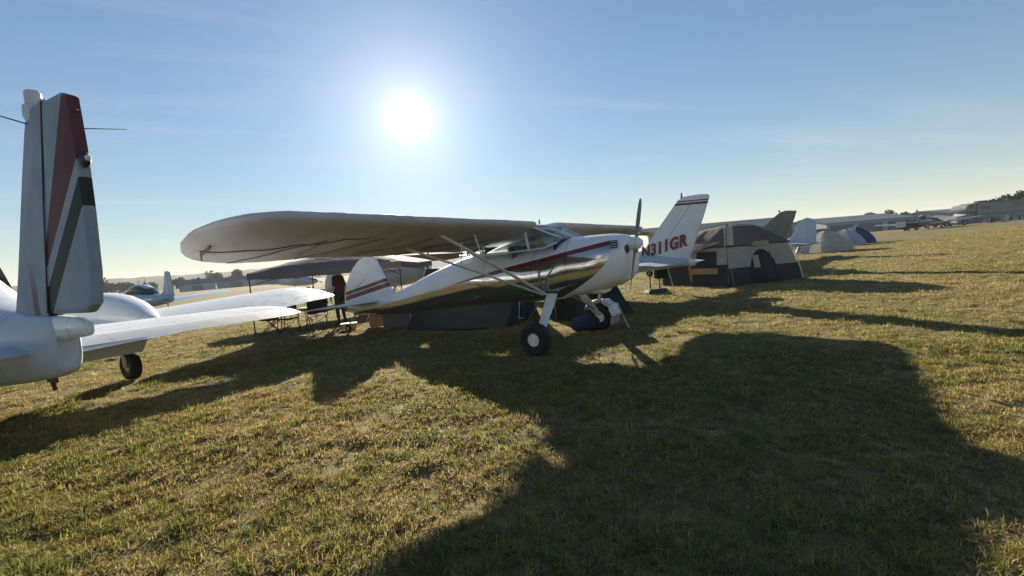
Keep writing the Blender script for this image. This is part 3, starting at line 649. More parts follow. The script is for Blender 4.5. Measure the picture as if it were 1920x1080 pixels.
# ------------------------------------------------------------------ tricycle high-wing plane builder (row behind)
def high_wing_tricycle(root, body, finmat, fin_o, rud_o, detail=True, wing_z=2.15, span=5.0):
    fuselage([(-.05, .98, 1.06, .03), (.1, .93, 1.13, .09), (.8, .86, 1.24, .17), (2.0, .74, 1.38, .32), (3.2, .66, 1.55, .46), (4.0, .62, 2.02, .52), (5.2, .60, 2.05, .54), (5.7, .60, 1.80, .53), (6.1, .62, 1.55, .50), (6.9, .72, 1.48, .44), (7.35, .85, 1.40, .34), (7.42, .95, 1.3, .2)], 2.8, 26, 4).build('fuselage', body, root, 40)
    planar_fin(fin_o, .09).build('fin', finmat, root, 40); planar_fin(rud_o, .075).build('rudder', finmat, root, 40)
    for s in (-1, 1):
        wing([(s*.08, 1.35, .85, 1.06, .03, 1), (s*1.55, 1.18, .66, 1.06, .03, 1), (s*1.66, 1.05, .42, 1.06, .03, .7)], .10, 0, 10).build('stabilizer', body, root, 40)
        wing([(s*.16, .49, .42, 1.03, .1, .7), (s*1.58, .51, .32, 1.03, .1, .7)], .12, 0, 10).build('elevator', body, root, 40)
        wing([(s*.0, 5.45, 1.60, wing_z, .04, 1), (s*2.5, 5.45, 1.60, wing_z+.04, .04, 1), (s*(span-.1), 5.25, 1.12, wing_z+.10, .04, 1), (s*span, 5.05, .7, wing_z+.09, .04, .5)], .13, .03, 12).build('wing', body, root, 40)
        MB().tube([(4.9, s*.52, .78), (4.95, s*2.5, wing_z-.02)], .04, 8, .45, (1, 0, 0)).build('wing_strut', body, root)
        MB().tube([(4.2, s*.45, .75), (4.2, s*1.15, .32)], [.05, .025], 8).build('gear_leg', body, root); wheel(root, (4.2, s*1.22, .21), .21, .15, .09, 'grey', n=20)
        MB().box((4.55, s*.52, 1.72), (1.25, .05, .36), Matrix.Rotation(s*.08, 3, 'X')).build('cabin_window', 'glass_dark', root, 30, .02)
    MB().tube([(6.7, 0, .75), (6.75, 0, .25)], .035, 8).build('nose_gear_leg', 'steel', root); wheel(root, (6.75, 0, .19), .19, .13, .08, 'grey', n=20)
    MB().lathe([(0, .26), (.08, .2), (.13, .06), (.14, 0)], (7.42, 0, 1.15), (1, 0, 0), 18).build('spinner', 'steel', root)
    for k in (0, 1): blade(.95, .14).xf(Matrix.Translation((7.47, 0, 1.15)) @ Matrix.Rotation(1.2+PI*k, 4, 'X')).build('propeller_blade', 'black', root)
    # tail tie-down and navigation light
    MB().lathe([(0, -.26), (.03, -.2), (.09, -.04), (.1, .0)], (-.02, 0, 1.02), (1, 0, 0), 14).build('tail_cone', 'white', root)
ROW = math.radians(135)
fo_n = [(1.75, 1.22), (1.32, 1.52), (1.02, 1.90), (.72, 2.24), (.42, 2.58), (.22, 2.80), (.10, 2.87), (-.06, 2.89), (-.17, 2.66), (.18, 2.24), (.62, 1.72), (1.05, 1.16)]
ro_n = [(-.075, 2.885), (-.40, 2.88), (-.62, 2.85), (-.66, 2.80), (-.50, 2.35), (-.27, 1.77), (-.08, 1.30), (.02, 1.10), (.55, 1.08), (1.06, 1.14), (.63, 1.70), (.19, 2.22), (-.16, 2.65), (-.05, 2.885)]
cp_ = thing('high_wing_plane', 'white high-wing plane marked N311GR on its swept tail, behind the taildragger nose', 'airplane', (5.12, 13.0, 0), ROW)
high_wing_tricycle(cp_, 'sky_blue', 'n_fin', fo_n, ro_n)
mw = Matrix.Translation((.77, .062, 1.50)) @ Matrix(((-1, 0, 0, 0), (0, 0, 1, 0), (0, 1, 0, 0), (0, 0, 0, 1))) @ Matrix.Rotation(math.radians(11), 4, 'Z') @ Matrix.Diagonal((.84, 1.04, 1, 1))
text_mesh('N311GR', .44, 'maroon', cp_, mw)
MB().lathe([(0, .16), (.02, .15), (.03, .06), (.04, 0)], (.12, 0, 2.85), (0, 0, 1), 12).build('beacon', 'tail_red', cp_)
MB().tube([(.02, 0, .98), (.0, 0, .70), (-.02, 0, .44)], [.03, .045, .02], 8).build('tail_streamer', 'orange', cp_)
MB().box((.12, 0.03, 2.5), (.10, .03, .03)).build('rudder_hinge', 'steel', cp_)

fo_d = [(1.35, 1.70), (.93, 2.15), (.60, 2.42), (.31, 2.64), (.10, 2.68), (-.02, 2.67), (.25, 2.2), (.55, 1.62), (.80, 1.15), (1.5, 1.25)]
ro_d = [(-.035, 2.67), (-.32, 2.62), (-.22, 2.3), (.0, 1.8), (.10, 1.5), (.12, 1.12), (.80, 1.14), (.56, 1.60), (.26, 2.2), (-.01, 2.67)]
dp = thing('high_wing_plane', 'olive drab plane whose swept tail rises behind the cabin tent', 'airplane', (12.32, 20.0, float(hg(12.3, 20))), ROW)
high_wing_tricycle(dp, 'olive', 'olive', fo_d, ro_d)
MB().lathe([(0, .1), (.03, .09), (.04, 0)], (.35, 0, 2.64), (0, 0, 1), 10).build('beacon', 'tail_red', dp)
fo_e = [(1.5, 1.2), (1.1, 1.66), (.92, 2.0), (.76, 2.34), (.60, 2.50), (.42, 2.55), (.42, 1.1)]
ro_e = [(.40, 2.55), (.18, 2.48), (.0, 2.36), (-.06, 2.28), (-.05, 1.6), (0, 1.08), (.43, 1.05), (.43, 2.55)]
ep = thing('high_wing_plane', 'pale blue plane with blunt rounded tail right of the cabin tent', 'airplane', (18.18, 27.0, float(hg(18.2, 27))-.1), ROW)
high_wing_tricycle(ep, 'sky_blue', 'sky_blue', fo_e, ro_e)

# low-wing planes far on the left
def low_wing(root, body, tw=None):
    fuselage([(-.05, .85, 1.1, .04), (.5, .74, 1.2, .16), (2.0, .6, 1.32, .34), (3.2, .55, 1.42, .48), (4.4, .55, 1.42, .52), (5.4, .6, 1.38, .5), (6.6, .7, 1.28, .4), (7.2, .85, 1.15, .2)], 2.7, 22, 3).build('fuselage', body, root, 40)
    fuselage([(1.9, 1.25, 1.36, .2), (2.6, 1.25, 1.68, .40), (3.4, 1.25, 1.90, .46), (4.1, 1.25, 1.88, .46), (4.8, 1.25, 1.60, .40), (5.2, 1.2, 1.38, .2)], 2.3, 18, 3).build('canopy_glass', 'glass_dark', root, 40)
    MB().ring_loft([sect(x, 1.5, zt, hw, 2.3, 18) for x, zt, hw in ((2.5, 1.70, .2), (3.2, 1.90, .34), (4.0, 1.91, .34), (4.2, 1.86, .2))]).build('cabin_roof', body, root, 40)
    planar_fin([(1.3, 1.2), (.9, 1.4), (.55, 2.4), (.45, 2.5), (.30, 2.5), (.25, 1.1)], .08).build('fin', body, root, 40)
    planar_fin([(.285, 2.5), (.05, 2.44), (-.12, 1.7), (-.18, 1.1), (.235, 1.1)], .06).build('rudder', body, root, 40)
    for s in (-1, 1):
        wing([(s*.1, .95, .85, 1.0, .02, 1), (s*1.75, .75, .6, 1.03, .02, .8)], .1, 0, 8).build('stabilizer', body, root, 40)
        wing([(s*.35, 4.9, 1.75, .68, .03, 1), (s*4.9, 4.6, 1.15, 1.08, .03, 1), (s*5.1, 4.4, .6, 1.09, .03, .5)], .14, .02, 10).build('wing', body, root, 40)
        MB().tube([(4.2, s*1.5, .8), (4.2, s*1.5, .2)], .04, 8).build('gear_leg', 'steel', root); wheel(root, (4.2, s*1.57, .19), .19, .13, .08, 'grey', n=18)
    MB().tube([(6.3, 0, .75), (6.35, 0, .2)], .035, 8).build('nose_gear_leg', 'steel', root); wheel(root, (6.35, 0, .18), .18, .12, .08, 'grey', n=18)
    MB().lathe([(0, .25), (.08, .18), (.13, 0)], (7.2, 0, 1.0), (1, 0, 0), 16).build('spinner', body, root)
    for k in (0, 1): blade(.92, .13).xf(Matrix.Translation((7.26, 0, 1.0)) @ Matrix.Rotation(1.1+PI*k, 4, 'X')).build('propeller_blade', 'black', root)
    for x in (3.1, 3.9): MB().tube([(x, 0, 1.9), (x-.08, 0, 2.2)], .012, 5).build('antenna', 'black', root)
bp = thing('low_wing_plane', 'light blue low-wing plane with upright tail on the grass beyond the twin', 'airplane', (-18.6, 25.0, 0), math.radians(150)); low_wing(bp, 'pale_blue')
fp = thing('low_wing_plane', 'dark grey plane whose thin leaning tail stands beside the blue trailer', 'airplane', (49.3, 55.0, float(hg(49, 55))), math.radians(38)); low_wing(fp, 'dark_grey')
# grey taildragger beyond the canopy
gp = thing('bush_plane', 'dull grey high-wing taildragger parked behind the sun canopy', 'airplane', (-4.75, 20.8, 0), HEAD-.02, None, 1.05)
high_wing_taildragger(gp, False, 'grey', 'grey', 'canopy', 'white_b', 5.2)
sp_ = thing('high_wing_plane', 'small white high-wing plane far off under the left edge of the canopy', 'airplane', (-30.5, 60, 0), math.radians(-30)); high_wing_tricycle(sp_, 'white_b', 'sky_blue', fo_d, ro_d)

# ------------------------------------------------------------------ sun canopy, person and camp things under it
def canopy():
    root = thing('sun_canopy', 'brown-grey peaked fabric sun canopy on thin poles behind the taildragger tail', 'canopy', (-4.95, 14.1, 0), math.radians(-4))
    a, b, ze, zp = 2.15, 1.75, 1.72, 2.30; N = 14; rings = []
    for i in range(N+1):
        u = -1+2*i/N; row = []
        for j in range(N+1):
            v = -1+2*j/N; m = max(abs(u), abs(v)); e = (1-m)
            z = ze+(zp-ze)*(e**.85) - .10*(1-min(abs(u), abs(v)))*m*0 + .05*abs(u*v)*0 - .06*math.sin(PI*(1-m))*.6
            z -= .05*(1-abs(u*v))*(m > .99); row.append((u*a, v*b, z))
        rings.append(row)
    mb = MB(); mb.ring_loft(rings, False, False, False)
    top = [list(r) for r in rings]
    mb2 = MB(); mb2.ring_loft([[(x, y, z-.012) for x, y, z in r] for r in rings], False, False, False); mb.v += []; 
    mb.build('roof_cloth', 'canopy', root, 25)
    per = [(-a, -b), (a, -b), (a, b), (-a, b)]
    for k in range(4):
        (x0, y0), (x1, y1) = per[k], per[(k+1) % 4]; nx, ny = (y1-y0), -(x1-x0); l = math.hypot(nx, ny); nx, ny = nx/l*.006, ny/l*.006; up = []; dn = []
        for i in range(15):
            t = i/14; x, y = x0+(x1-x0)*t+nx, y0+(y1-y0)*t+ny; z = ze-.05*(1-abs(2*t-1)); up.append((x, y, z)); dn.append((x+nx, y+ny, z-.17+.012*math.sin(i*2.1)))
        MB().ring_loft([up, dn], False, False, False).build('valance', 'canopy', root, 30)
    for x, y in per: MB().tube([(x*.985, y*.985, 0), (x*.985, y*.985, ze)], .018, 8).build('pole', 'black_metal', root)
    for x, y in per: MB().tube([(x*.985, y*.985, ze-.35), (x*.5, y*.5, ze-.02), (0, 0, zp-.05)], .010, 6).build('roof_brace', 'black_metal', root)
canopy()
def person(label, loc, rz, shirt, trousers):
    root = thing('person', label, 'person', loc, rz)
    J = {'pel': (0, 0, .95, .15, .12), 'bel': (0, 0, 1.10, .145, .11), 'che': (0, 0, 1.32, .175, .12), 'nec': (0, 0, 1.48, .06, .06), 'he0': (0, .01, 1.57, .075, .085), 'he1': (0, .015, 1.66, .082, .098), 'he2': (0, .01, 1.75, .055, .065)}
    E_ = [('pel', 'bel'), ('bel', 'che'), ('che', 'nec'), ('nec', 'he0'), ('he0', 'he1'), ('he1', 'he2')]
    for s, n in ((-1, 'l'), (1, 'r')):
        J.update({'sh'+n: (s*.17, 0, 1.42, .062, .062), 'el'+n: (s*.24, -.03, 1.14, .043, .043), 'wr'+n: (s*.26, .06, .90, .03, .03), 'pa'+n: (s*.265, .085, .83, .035, .02),
                  'hi'+n: (s*.10, 0, .86, .095, .10), 'kn'+n: (s*.12, .02, .48, .058, .06), 'an'+n: (s*.13, -.01, .09, .038, .04), 'to'+n: (s*.15, .15, .035, .04, .03)})
        E_ += [('che', 'sh'+n), ('sh'+n, 'el'+n), ('el'+n, 'wr'+n), ('wr'+n, 'pa'+n), ('pel', 'hi'+n), ('hi'+n, 'kn'+n), ('kn'+n, 'an'+n), ('an'+n, 'to'+n)]
        for k in range(4):
            J['f%d%s' % (k, n)] = (s*(.265-.0), .06+.02*k, .775-.004*abs(k-1.5), .010, .010); J['g%d%s' % (k, n)] = (s*.255, .062+.02*k, .735+.008*abs(k-1.3), .008, .008); E_ += [('pa'+n, 'f%d%s' % (k, n)), ('f%d%s' % (k, n), 'g%d%s' % (k, n))]
        J['t0'+n] = (s*.25, .125, .83, .011, .011); J['t1'+n] = (s*.245, .14, .79, .009, .009); E_ += [('pa'+n, 't0'+n), ('t0'+n, 't1'+n)]
    keys = list(J); me = bpy.data.meshes.new('body'); me.from_pydata([J[k][:3] for k in keys], [(keys.index(a), keys.index(b)) for a, b in E_], [])
    o = bpy.data.objects.new('body', me); C.objects.link(o); m = o.modifiers.new('skin', 'SKIN'); sv = me.skin_vertices[0].data
    for i, k in enumerate(keys): sv[i].radius = J[k][3:]; sv[i].use_root = (k == 'pel')
    o.modifiers.new('sub', 'SUBSURF').levels = 2; bpy.context.view_layer.update()
    m2 = bpy.data.meshes.new_from_object(o.evaluated_get(bpy.context.evaluated_depsgraph_get())); bpy.data.objects.remove(o, do_unlink=True)
    o = bpy.data.objects.new('body', m2); C.objects.link(o); o.parent = root; m2.materials.clear()
    for k in ('skin', shirt, trousers, 'black'): m2.materials.append(M[k])
    for p in m2.polygons:
        p.use_smooth = True; c = p.center
        p.material_index = 3 if c.z < .09 else 2 if (c.z < .97 and abs(c.x) < .215) else 1 if (c.z < 1.47 and (c.z > 1.16 or abs(c.x) < .19)) else 0
    MB().ell((0, -.015, 1.70), (.088, .105, .10)).build('hair', 'hair', root)
    MB().ell((0, .108, 1.655), (.014, .02, .024), 8, 6).build('nose', 'skin', root)
    for s in (-1, 1): MB().ell((s*.085, .0, 1.655), (.012, .022, .033), 8, 6).build('ear', 'skin', root); MB().ell((s*.032, .095, 1.68), (.012, .008, .008), 8, 6).build('eye', 'black', root)
    MB().ell((0, .098, 1.60), (.025, .008, .007), 8, 6).build('mouth', 'maroon', root)
person('person in a maroon shirt and dark trousers standing under the sun canopy', (-5.05, 13.3, 0), math.radians(70), 'shirt', 'trousers')

def camp_chair(label, loc, rz, cloth_m):
    r = thing('folding_chair', label, 'folding chair', loc, rz, 'folding chairs beside the canopy')
    for s in (-1, 1):
        MB().tube([(s*.27, .24, .01), (s*.25, -.22, .42)], .011, 6).build('leg', 'black_metal', r); MB().tube([(s*.27, -.24, .01), (s*.25, .24, .60)], .011, 6).build('leg', 'black_metal', r)
        MB().tube([(s*.26, -.22, .42), (s*.26, -.32, .86)], .011, 6).build('back_post', 'black_metal', r); MB().box((s*.27, .0, .61), (.05, .46, .02)).build('armrest', 'black', r, 30, .006)
    MB().tube([(-.26, .24, .02), (.26, -.22, .40)], .009, 6).build('cross_brace', 'black_metal', r); MB().tube([(.26, .24, .02), (-.26, -.22, .40)], .009, 6).build('cross_brace', 'black_metal', r)
    rows = [[(-.25+.5*i/8, -.22+.46*j/6, .42-.05*math.sin(PI*i/8)*math.sin(PI*(j+.5)/7)) for i in range(9)] for j in range(7)]
    MB().ring_loft(rows, False, False, False).build('seat', cloth_m, r, 60)
    rows = [[(-.26+.52*i/8, -.24-.09*j/6-.05*math.sin(PI*i/8), .48+.38*j/6) for i in range(9)] for j in range(7)]
    MB().ring_loft(rows, False, False, False).build('backrest', cloth_m, r, 60)
camp_chair('empty folding chair nearest the left pole of the canopy', (-6.75, 12.55, 0), 2.2, 'mesh')
camp_chair('dark blue folding chair in the middle of the canopy group', (-6.15, 12.35, 0), -2.6, 'blue_cloth')
camp_chair('folding chair turned away under the twin wing tip', (-5.55, 12.75, 0), .6, 'mesh')
tb = thing('camp_table', 'low folding camp table with white top among the folding chairs', 'table', (-6.35, 13.25, 0), .3)
MB().box((0, 0, .60), (.9, .55, .025)).build('table_top', 'white_b', tb, 30, .006)
for x in (-.4, .4):
    for y in (-.23, .23): MB().tube([(x, y, 0), (x*.8, y, .588)], .012, 6).build('leg', 'black_metal', tb)
def crate(name, label, cat, loc, d, rz, mat, lid=None, handle=True):
    r = thing(name, label, cat, loc, rz)
    MB().box((0, 0, d[2]*.42), (d[0], d[1], d[2]*.84), None, 1.04).build('body', mat, r, 30, .015); MB().box((0, 0, d[2]*.93), (d[0]*1.08, d[1]*1.08, d[2]*.14)).build('lid', lid or mat, r, 30, .012)
    if handle:
        for s in (-1, 1): MB().tube([(s*d[0]*.54, -d[1]*.2, d[2]*.7), (s*(d[0]*.54+.03), -d[1]*.2, d[2]*.62), (s*(d[0]*.54+.03), d[1]*.2, d[2]*.62), (s*d[0]*.54, d[1]*.2, d[2]*.7)], .010, 6).build('handle', 'black', r)
    return r
crate('storage_box', 'tan storage box on the grass under the taildragger tail', 'box', (-3.75, 12.35, 0), (.38, .30, .36), .4, 'wood')
crate('cooler', 'grey-blue cooler with lid under the taildragger tail', 'cooler', (-3.0, 11.9, 0), (.75, .45, .52), -.3, 'dark_grey', 'bluebox')
crate('crate', 'small yellow box lying on the lit grass under the tail', 'box', (-4.5, 12.3, 0), (.40, .26, .16), .2, 'yellow', None, False)
# duffel bag and green pup tent under the nose
bgd = thing('duffel_bag', 'blue nylon duffel bag lying between the taildragger main wheels', 'bag', (1.55, 8.9, 0), .35)
fuselage([(-.46, .06, .20, .06), (-.42, .01, .26, .13), (-.2, 0, .29, .17), (.15, .0, .28, .17), (.42, .01, .25, .13), (.46, .06, .20, .05)], 2.4, 18, 3).build('body', 'blue_cloth', bgd)
for s in (-1, 1): MB().tube([(-.15, s*.10, .26), (-.12, s*.06, .34), (.12, s*.06, .34), (.15, s*.10, .26)], .012, 6).build('handle', 'black', bgd)
def ridge_tent(label, loc, rz, L, W, H, mat, door):
    r = thing('ridge_tent', label, 'tent', loc, rz); rows = []
    for i in range(9):
        x = -L/2+L*i/8; k = 1-.10*math.sin(PI*i/8); hh = H*(k if 0 < i < 8 else .96); row = []
        for j in range(13):
            t = -1+j/6; row.append((x, W/2*t*(1-.04*math.sin(PI*abs(t))), hh*(1-abs(t))**1.02*(1-.12*math.sin(PI*abs(t)))))
        rows.append(row)
    MB().ring_loft(rows, False, False, False).build('flysheet', mat, r, 50)
    for s in (-1, 1):
        MB().poly([(-W*.47, 0.01), (W*.47, .01), (0, H*.93)], .01, 0).xf(Matrix.Translation((s*L*.485, 0, 0))).build('end_panel', door, r)
        MB().tube([(s*L/2, 0, 0), (s*L/2, 0, H)], .012, 6).build('pole', 'steel', r); MB().tube([(s*L/2, 0, H*.97), (s*(L/2+.8), 0, 0.02)], .004, 5).build('guy_line', 'white_b', r)
    return r
ridge_tent('dark green ridge tent behind the taildragger nose wheel shade', (1.75, 11.0, 0), math.radians(25), 1.7, 1.5, .95, 'tent_green', 'tent_green')

ridge_tent('long charcoal ridge tent added behind the taildragger cabin to shade the grass', (-1.0, 11.5, 0), HEAD+.2, 2.7, 2.1, 1.5, 'tent_char', 'blue_cloth')  # guessed tent, placed and sized so its shadow darkens the grass under the fuselage
# small stand with red bag near the N311GR tail
cs = thing('camp_stand', 'dark camp stand with red bag and black base left of the cabin tent', 'stand', (4.75, 15.0, 0), .2)
MB().box((0, 0, .10), (.75, .42, .14), None, .85).build('base', 'black', cs, 30, .03)
for x in (-.2, .14): MB().tube([(x, 0, .15), (x, 0, .78)], .022, 8).build('post', 'black_metal', cs)
MB().box((.2, 0, .66), (.36, .30, .34)).build('box', 'tent_green', cs, 30, .03)
MB().ell((-.24, 0, .86), (.17, .13, .10)).build('bag', 'red', cs)
MB().tube([(.38, -.1, .9), (.52, -.25, .0)], .014, 6).build('brace', 'steel', cs)

# ------------------------------------------------------------------ cabin tent
def cabin_tent():
    r = thing('cabin_tent', 'large brown and beige cabin tent with charcoal base and arched door', 'tent', (0, 0, 0))
    Q = [Vector((7.35, 15.4, 0)), Vector((10.35, 16.05, 0)), Vector((9.2, 19.1, 0)), Vector((6.0, 18.35, 0))]; ctr = sum(Q, Vector())/4
    def P(k, h):                                  # corner k at height h; the walls lean inward
        ins = .03+.055*h+.05*h*h; return Q[k].lerp(ctr, ins) + Vector((0, 0, h))
    def wallpt(k, t, h):
        a, b = P(k, h), P((k+1) % 4, h); p = a.lerp(b, t); out = ((a+b)/2-ctr); out.z = 0; out.normalize()
        return p + out*(.05*math.sin(PI*t)*h/1.4) - out*.012*math.sin(9*t+h*4)
    H1, H2 = .62, 1.46
    for k in range(4):
        h1 = .60 if k in (0, 2) else .74
        for nm, a, b, mt in (('base_panel', 0.0, h1, 'tent_char'), ('wall_panel', h1, H2, 'tent_beige')):
            rows = [[wallpt(k, i/12, a+(b-a)*j/5) for i in range(13)] for j in range(6)]
            MB().ring_loft(rows, False, False, False).build(nm, mt, r, 50)
    def roofpt(u, v):
        m = max(abs(u), abs(v)); e = 1.07
        a = P(0, H2).lerp(P(1, H2), (u*e+1)/2); b = P(3, H2).lerp(P(2, H2), (u*e+1)/2); p = a.lerp(b, (v*e+1)/2)
        z = 1.36 + .80*max(0, 1-abs(u)**2.3)**.8*max(0, 1-abs(v)**2.3)**.55
        z += .035*math.sin(PI*abs(u))*math.sin(PI*abs(v))
        z += .03*mnoise.noise(Vector((u*3.1, v*3.1, 1)))+.012*mnoise.noise(Vector((u*9, v*9, 4)))-.03*abs(math.sin(PI*u*2))*(1-abs(u))
        return Vector((p.x, p.y, z))
    N = 32; rows = [[roofpt(-1+2*i/N, -1+2*j/N) for i in range(N+1)] for j in range(N+1)]
    MB().ring_loft(rows, False, False, False).build('roof', 'tent_brown', r, 50)
    for sg in (-1, 1): MB().tube([roofpt(-1+2*i/24, sg*(-1+2*i/24))+Vector((0, 0, .008)) for i in range(25)], .018, 6, .5).build('roof_seam', 'tent_char', r)
    for a, b, c_, d_ in ((-1, -1, 1, -1), (-1, -1, -1, 1)): MB().tube([roofpt(a+(c_-a)*i/24, b+(d_-b)*i/24)+Vector((0, 0, -.004)) for i in range(25)], .016, 6, .6).build('eave_binding', 'tent_char', r)
    # left wall (k=3): awning, window with tan flap ; right wall (k=0): arched door
    def patch(k, t0, t1, h0, h1, off, arch=False, n=12):
        out = ((P(k, 1)+P((k+1) % 4, 1))/2-ctr); out.z = 0; out.normalize(); rows = []
        for j in range(n+1):
            row = []
            for i in range(n+1):
                t = t0+(t1-t0)*i/n; top = h1
                if arch: top = h0+(h1-h0)*math.sqrt(max(.0, 1-(2*i/n-1)**2))**.9+.02
                row.append(wallpt(k, t, h0+(top-h0)*j/n)+out*off)
            rows.append(row)
        return MB().ring_loft(rows, False, False, False)
    w = patch(3, .54, .86, .66, 1.22, .03).build('window', 'mesh', r); patch(3, .50, .88, .42, .63, .05).build('window_flap', 'tent_tan', w, 50)
    d = patch(0, .28, .70, .04, 1.16, .03, True).build('door', 'mesh', r); patch(0, .35, .44, .55, .98, .035).build('net_flap', 'tent_beige', d); patch(0, .50, .62, .10, 1.05, .04).build('door_flap', 'tent_char', d)
    patch(0, .34, .62, 1.30, 1.40, .12).build('name_badge', 'tent_tan', r)
    # awning visor over the left window
    rows = []
    for j in range(7):
        row = []
        for i in range(13):
            t = .06+.88*i/12; p = wallpt(3, t, 1.44); out = ((P(3, 1)+P(0, 1))/2-ctr); out.z = 0; out.normalize()
            row.append(p+out*(.10+.32*j/6*math.sin(PI*(i+.6)/13.2))+Vector((0, 0, .10-.28*(j/6)*math.sin(PI*(i+.6)/13.2))))
        rows.append(row)
    MB().ring_loft(rows, False, False, False).build('awning', 'tent_brown', r, 60)
    for k in range(4):
        MB().tube([P(k, 0)*1.0+(P(k, 0)-ctr).normalized()*.05, P(k, .8)+(P(k, 0)-ctr).normalized()*.07, P(k, 1.42)+(P(k, 0)-ctr).normalized()*.04], .014, 6).build('pole', 'foil' if k == 1 else 'tent_brown', r)  # right-hand pole made bright to look sunlit; the others stay dark
    rows = []                                      # pale strip running over the roof corner
    for i in range(9):
        u = -.99+.62*i/8; c0 = roofpt(u-.03, u-.03); c1 = roofpt(u+.06, u-.10)
        rows.append([c0+Vector((-.06, .05, .02)), c1+Vector((.05, -.03, .025))])
    MB().ring_loft(rows, False, False, False).build('corner_strip', 'tent_cream', r, 60)
    for (k, dx, dy) in ((1, .9, -.3), (0, -.2, -.8), (3, -.9, .2)): MB().tube([P(k, 1.42), Q[k]+Vector((dx, dy, .02))], .004, 5).build('guy_line', 'white_b', r)
cabin_tent()

def dome_tent(name, label, loc, rz, a, b, h, mats, door=None):
    r = thing(name, label, 'tent', loc, rz); N = 16
    def pt(u, v, k=1.0):
        return Vector((u*a*k, v*b*k, h*k*(max(0, 1-max(abs(u), abs(v))**2.2)**.75)*(1-.10*min(abs(u), abs(v)))))
    for lo, hi, mt, nm in ((-1, -.02, mats[0], 'fly_panel'), (.0, 1, mats[1], 'fly_panel')):
        rows = [[pt(-1+2*i/N, lo+(hi-lo)*j/N) for i in range(N+1)] for j in range(N+1)]; MB().ring_loft(rows, False, False, False).build(nm, mt, r, 50)
    if door: MB().poly([(-a*.42, .02), (a*.42, .02), (a*.25, h*.62), (0, h*.74), (-a*.25, h*.62)], .02).xf(Matrix.Translation((0, -b*.86, 0)) @ Matrix.Rotation(-.35, 4, 'X')).build('door', door, r)
    for s in (-1, 1): MB().tube([pt(s*(-1+2*i/16), -1+2*i/16, 1.008) for i in range(17)], .012, 6).build('pole', 'steel', r)
    return r
dome_tent('dome_tent', 'cream tent with navy roof panel right of the pale blue tail', (22.5, 32.5, float(hg(22.5, 32.5))), .2, 1.35, 1.2, 1.5, ('tent_cream', 'tent_blue'), 'mesh')
dome_tent('dome_tent', 'pale blue and white dome tent in front of the navy tent', (28.0, 38.0, float(hg(28.0, 38))), .3, 1.0, 1.1, 1.35, ('tent_pale', 'tent_blue'), 'tent_blue')
dome_tent('dome_tent', 'navy blue dome tent at the right end of the tent group', (30.4, 40.0, float(hg(30.4, 40))), .1, .95, 1.2, 1.45, ('tent_blue', 'tent_blue'), 'mesh')

# ------------------------------------------------------------------ motorhome, trailer and small things by the far edge
def motorhome():
    z0 = float(hg(73, 70)); r = thing('motorhome', 'beige-grey motorhome with dark windows parked at the right edge', 'motorhome', (67.0, 69.0, z0), math.radians(5))
    MB().box((7.2, 0, 1.95), (8.6, 2.45, 2.5)).build('body', 'rv', r, 30, .12)
    MB().ring_loft([[(x, y, z) for y, z in ((-1.15, zb), (1.15, zb), (1.15, zt), (-1.15, zt))] for x, zb, zt in ((1.25, 2.15, 2.45), (1.6, 1.95, 2.95), (2.95, 1.9, 3.12))]).build('cab_overhang', 'rv', r, 30, .06)
    MB().ring_loft([[(x, y*w, z) for y, z in ((-1, .55), (1, .55), (1, zt), (-1, zt))] for x, zt, w in ((.0, 1.15, .85), (.25, 1.32, .98), (1.25, 1.42, 1.02), (2.0, 1.98, 1.0), (2.9, 2.0, 1.0))]).build('cab', 'rv', r, 30, .05)
    MB().ring_loft([[(x, -.86, z), (x, .86, z), (x-.03, .86, z+.02), (x-.03, -.86, z+.02)] for x, z in ((1.32, 1.45), (1.98, 1.93))]).build('windshield', 'white_b', r)
    MB().box((2.45, -1.03, 1.68), (.65, .04, .42)).build('cab_window', 'glass_dark', r, 30, .02)
    for x, w, z in ((4.4, 1.5, 2.35), (9.9, 1.5, 2.55), (2.2, .7, 2.6)): MB().box((x, -1.225 if x > 3 else -1.15, z), (w, .04, .5)).build('window', 'glass_dark', r, 30, .04)
    MB().box((6.4, -1.225, 1.75), (.7, .03, 1.9)).build('door', 'rv', r, 30, .03)
    MB().box((7.2, -1.228, 1.35), (8.4, .025, .22)).build('side_stripe', 'rv_stripe', r, 30, .01)
    for x in (4.9, 9.9): MB().box((x, 0, 3.33), (1.1, .8, .26)).build('roof_air_conditioner', 'black', r, 30, .05)
    MB().tube([(5.2, -1.30, 3.1), (10.5, -1.30, 3.1)], .07, 8).build('awning_roll', 'rv_stripe', r)
    for x in (1.1, 8.2):
        for y in (-1.0, 1.0): wheel(r, (x, y, .40), .40, .25, .22, 'grey')
    for s in (-1, 1): MB().ell((.02, s*.66, .95), (.08, .16, .11)).build('headlight', 'lamp_glass', r)
    MB().box((0, 0, .55), (.2, 2.0, .22)).build('bumper', 'white_b', r, 30, .04)
motorhome()
bt = thing('cargo_trailer', 'dark blue box trailer left of the motorhome', 'trailer', (50.6, 57.5, float(hg(50.6, 57.5))), .1)
MB().box((0, 0, .80), (2.4, 1.4, .75)).build('body', 'bluebox', bt, 30, .05); MB().box((0, 0, .36), (2.2, 1.2, .1)).tube([(-1.1, 0, .36), (-1.8, 0, .34)], .05, 6).build('chassis', 'black_metal', bt)
for s in (-1, 1): wheel(bt, (.2, s*.72, .28), .28, .18, .15, 'grey', n=18)
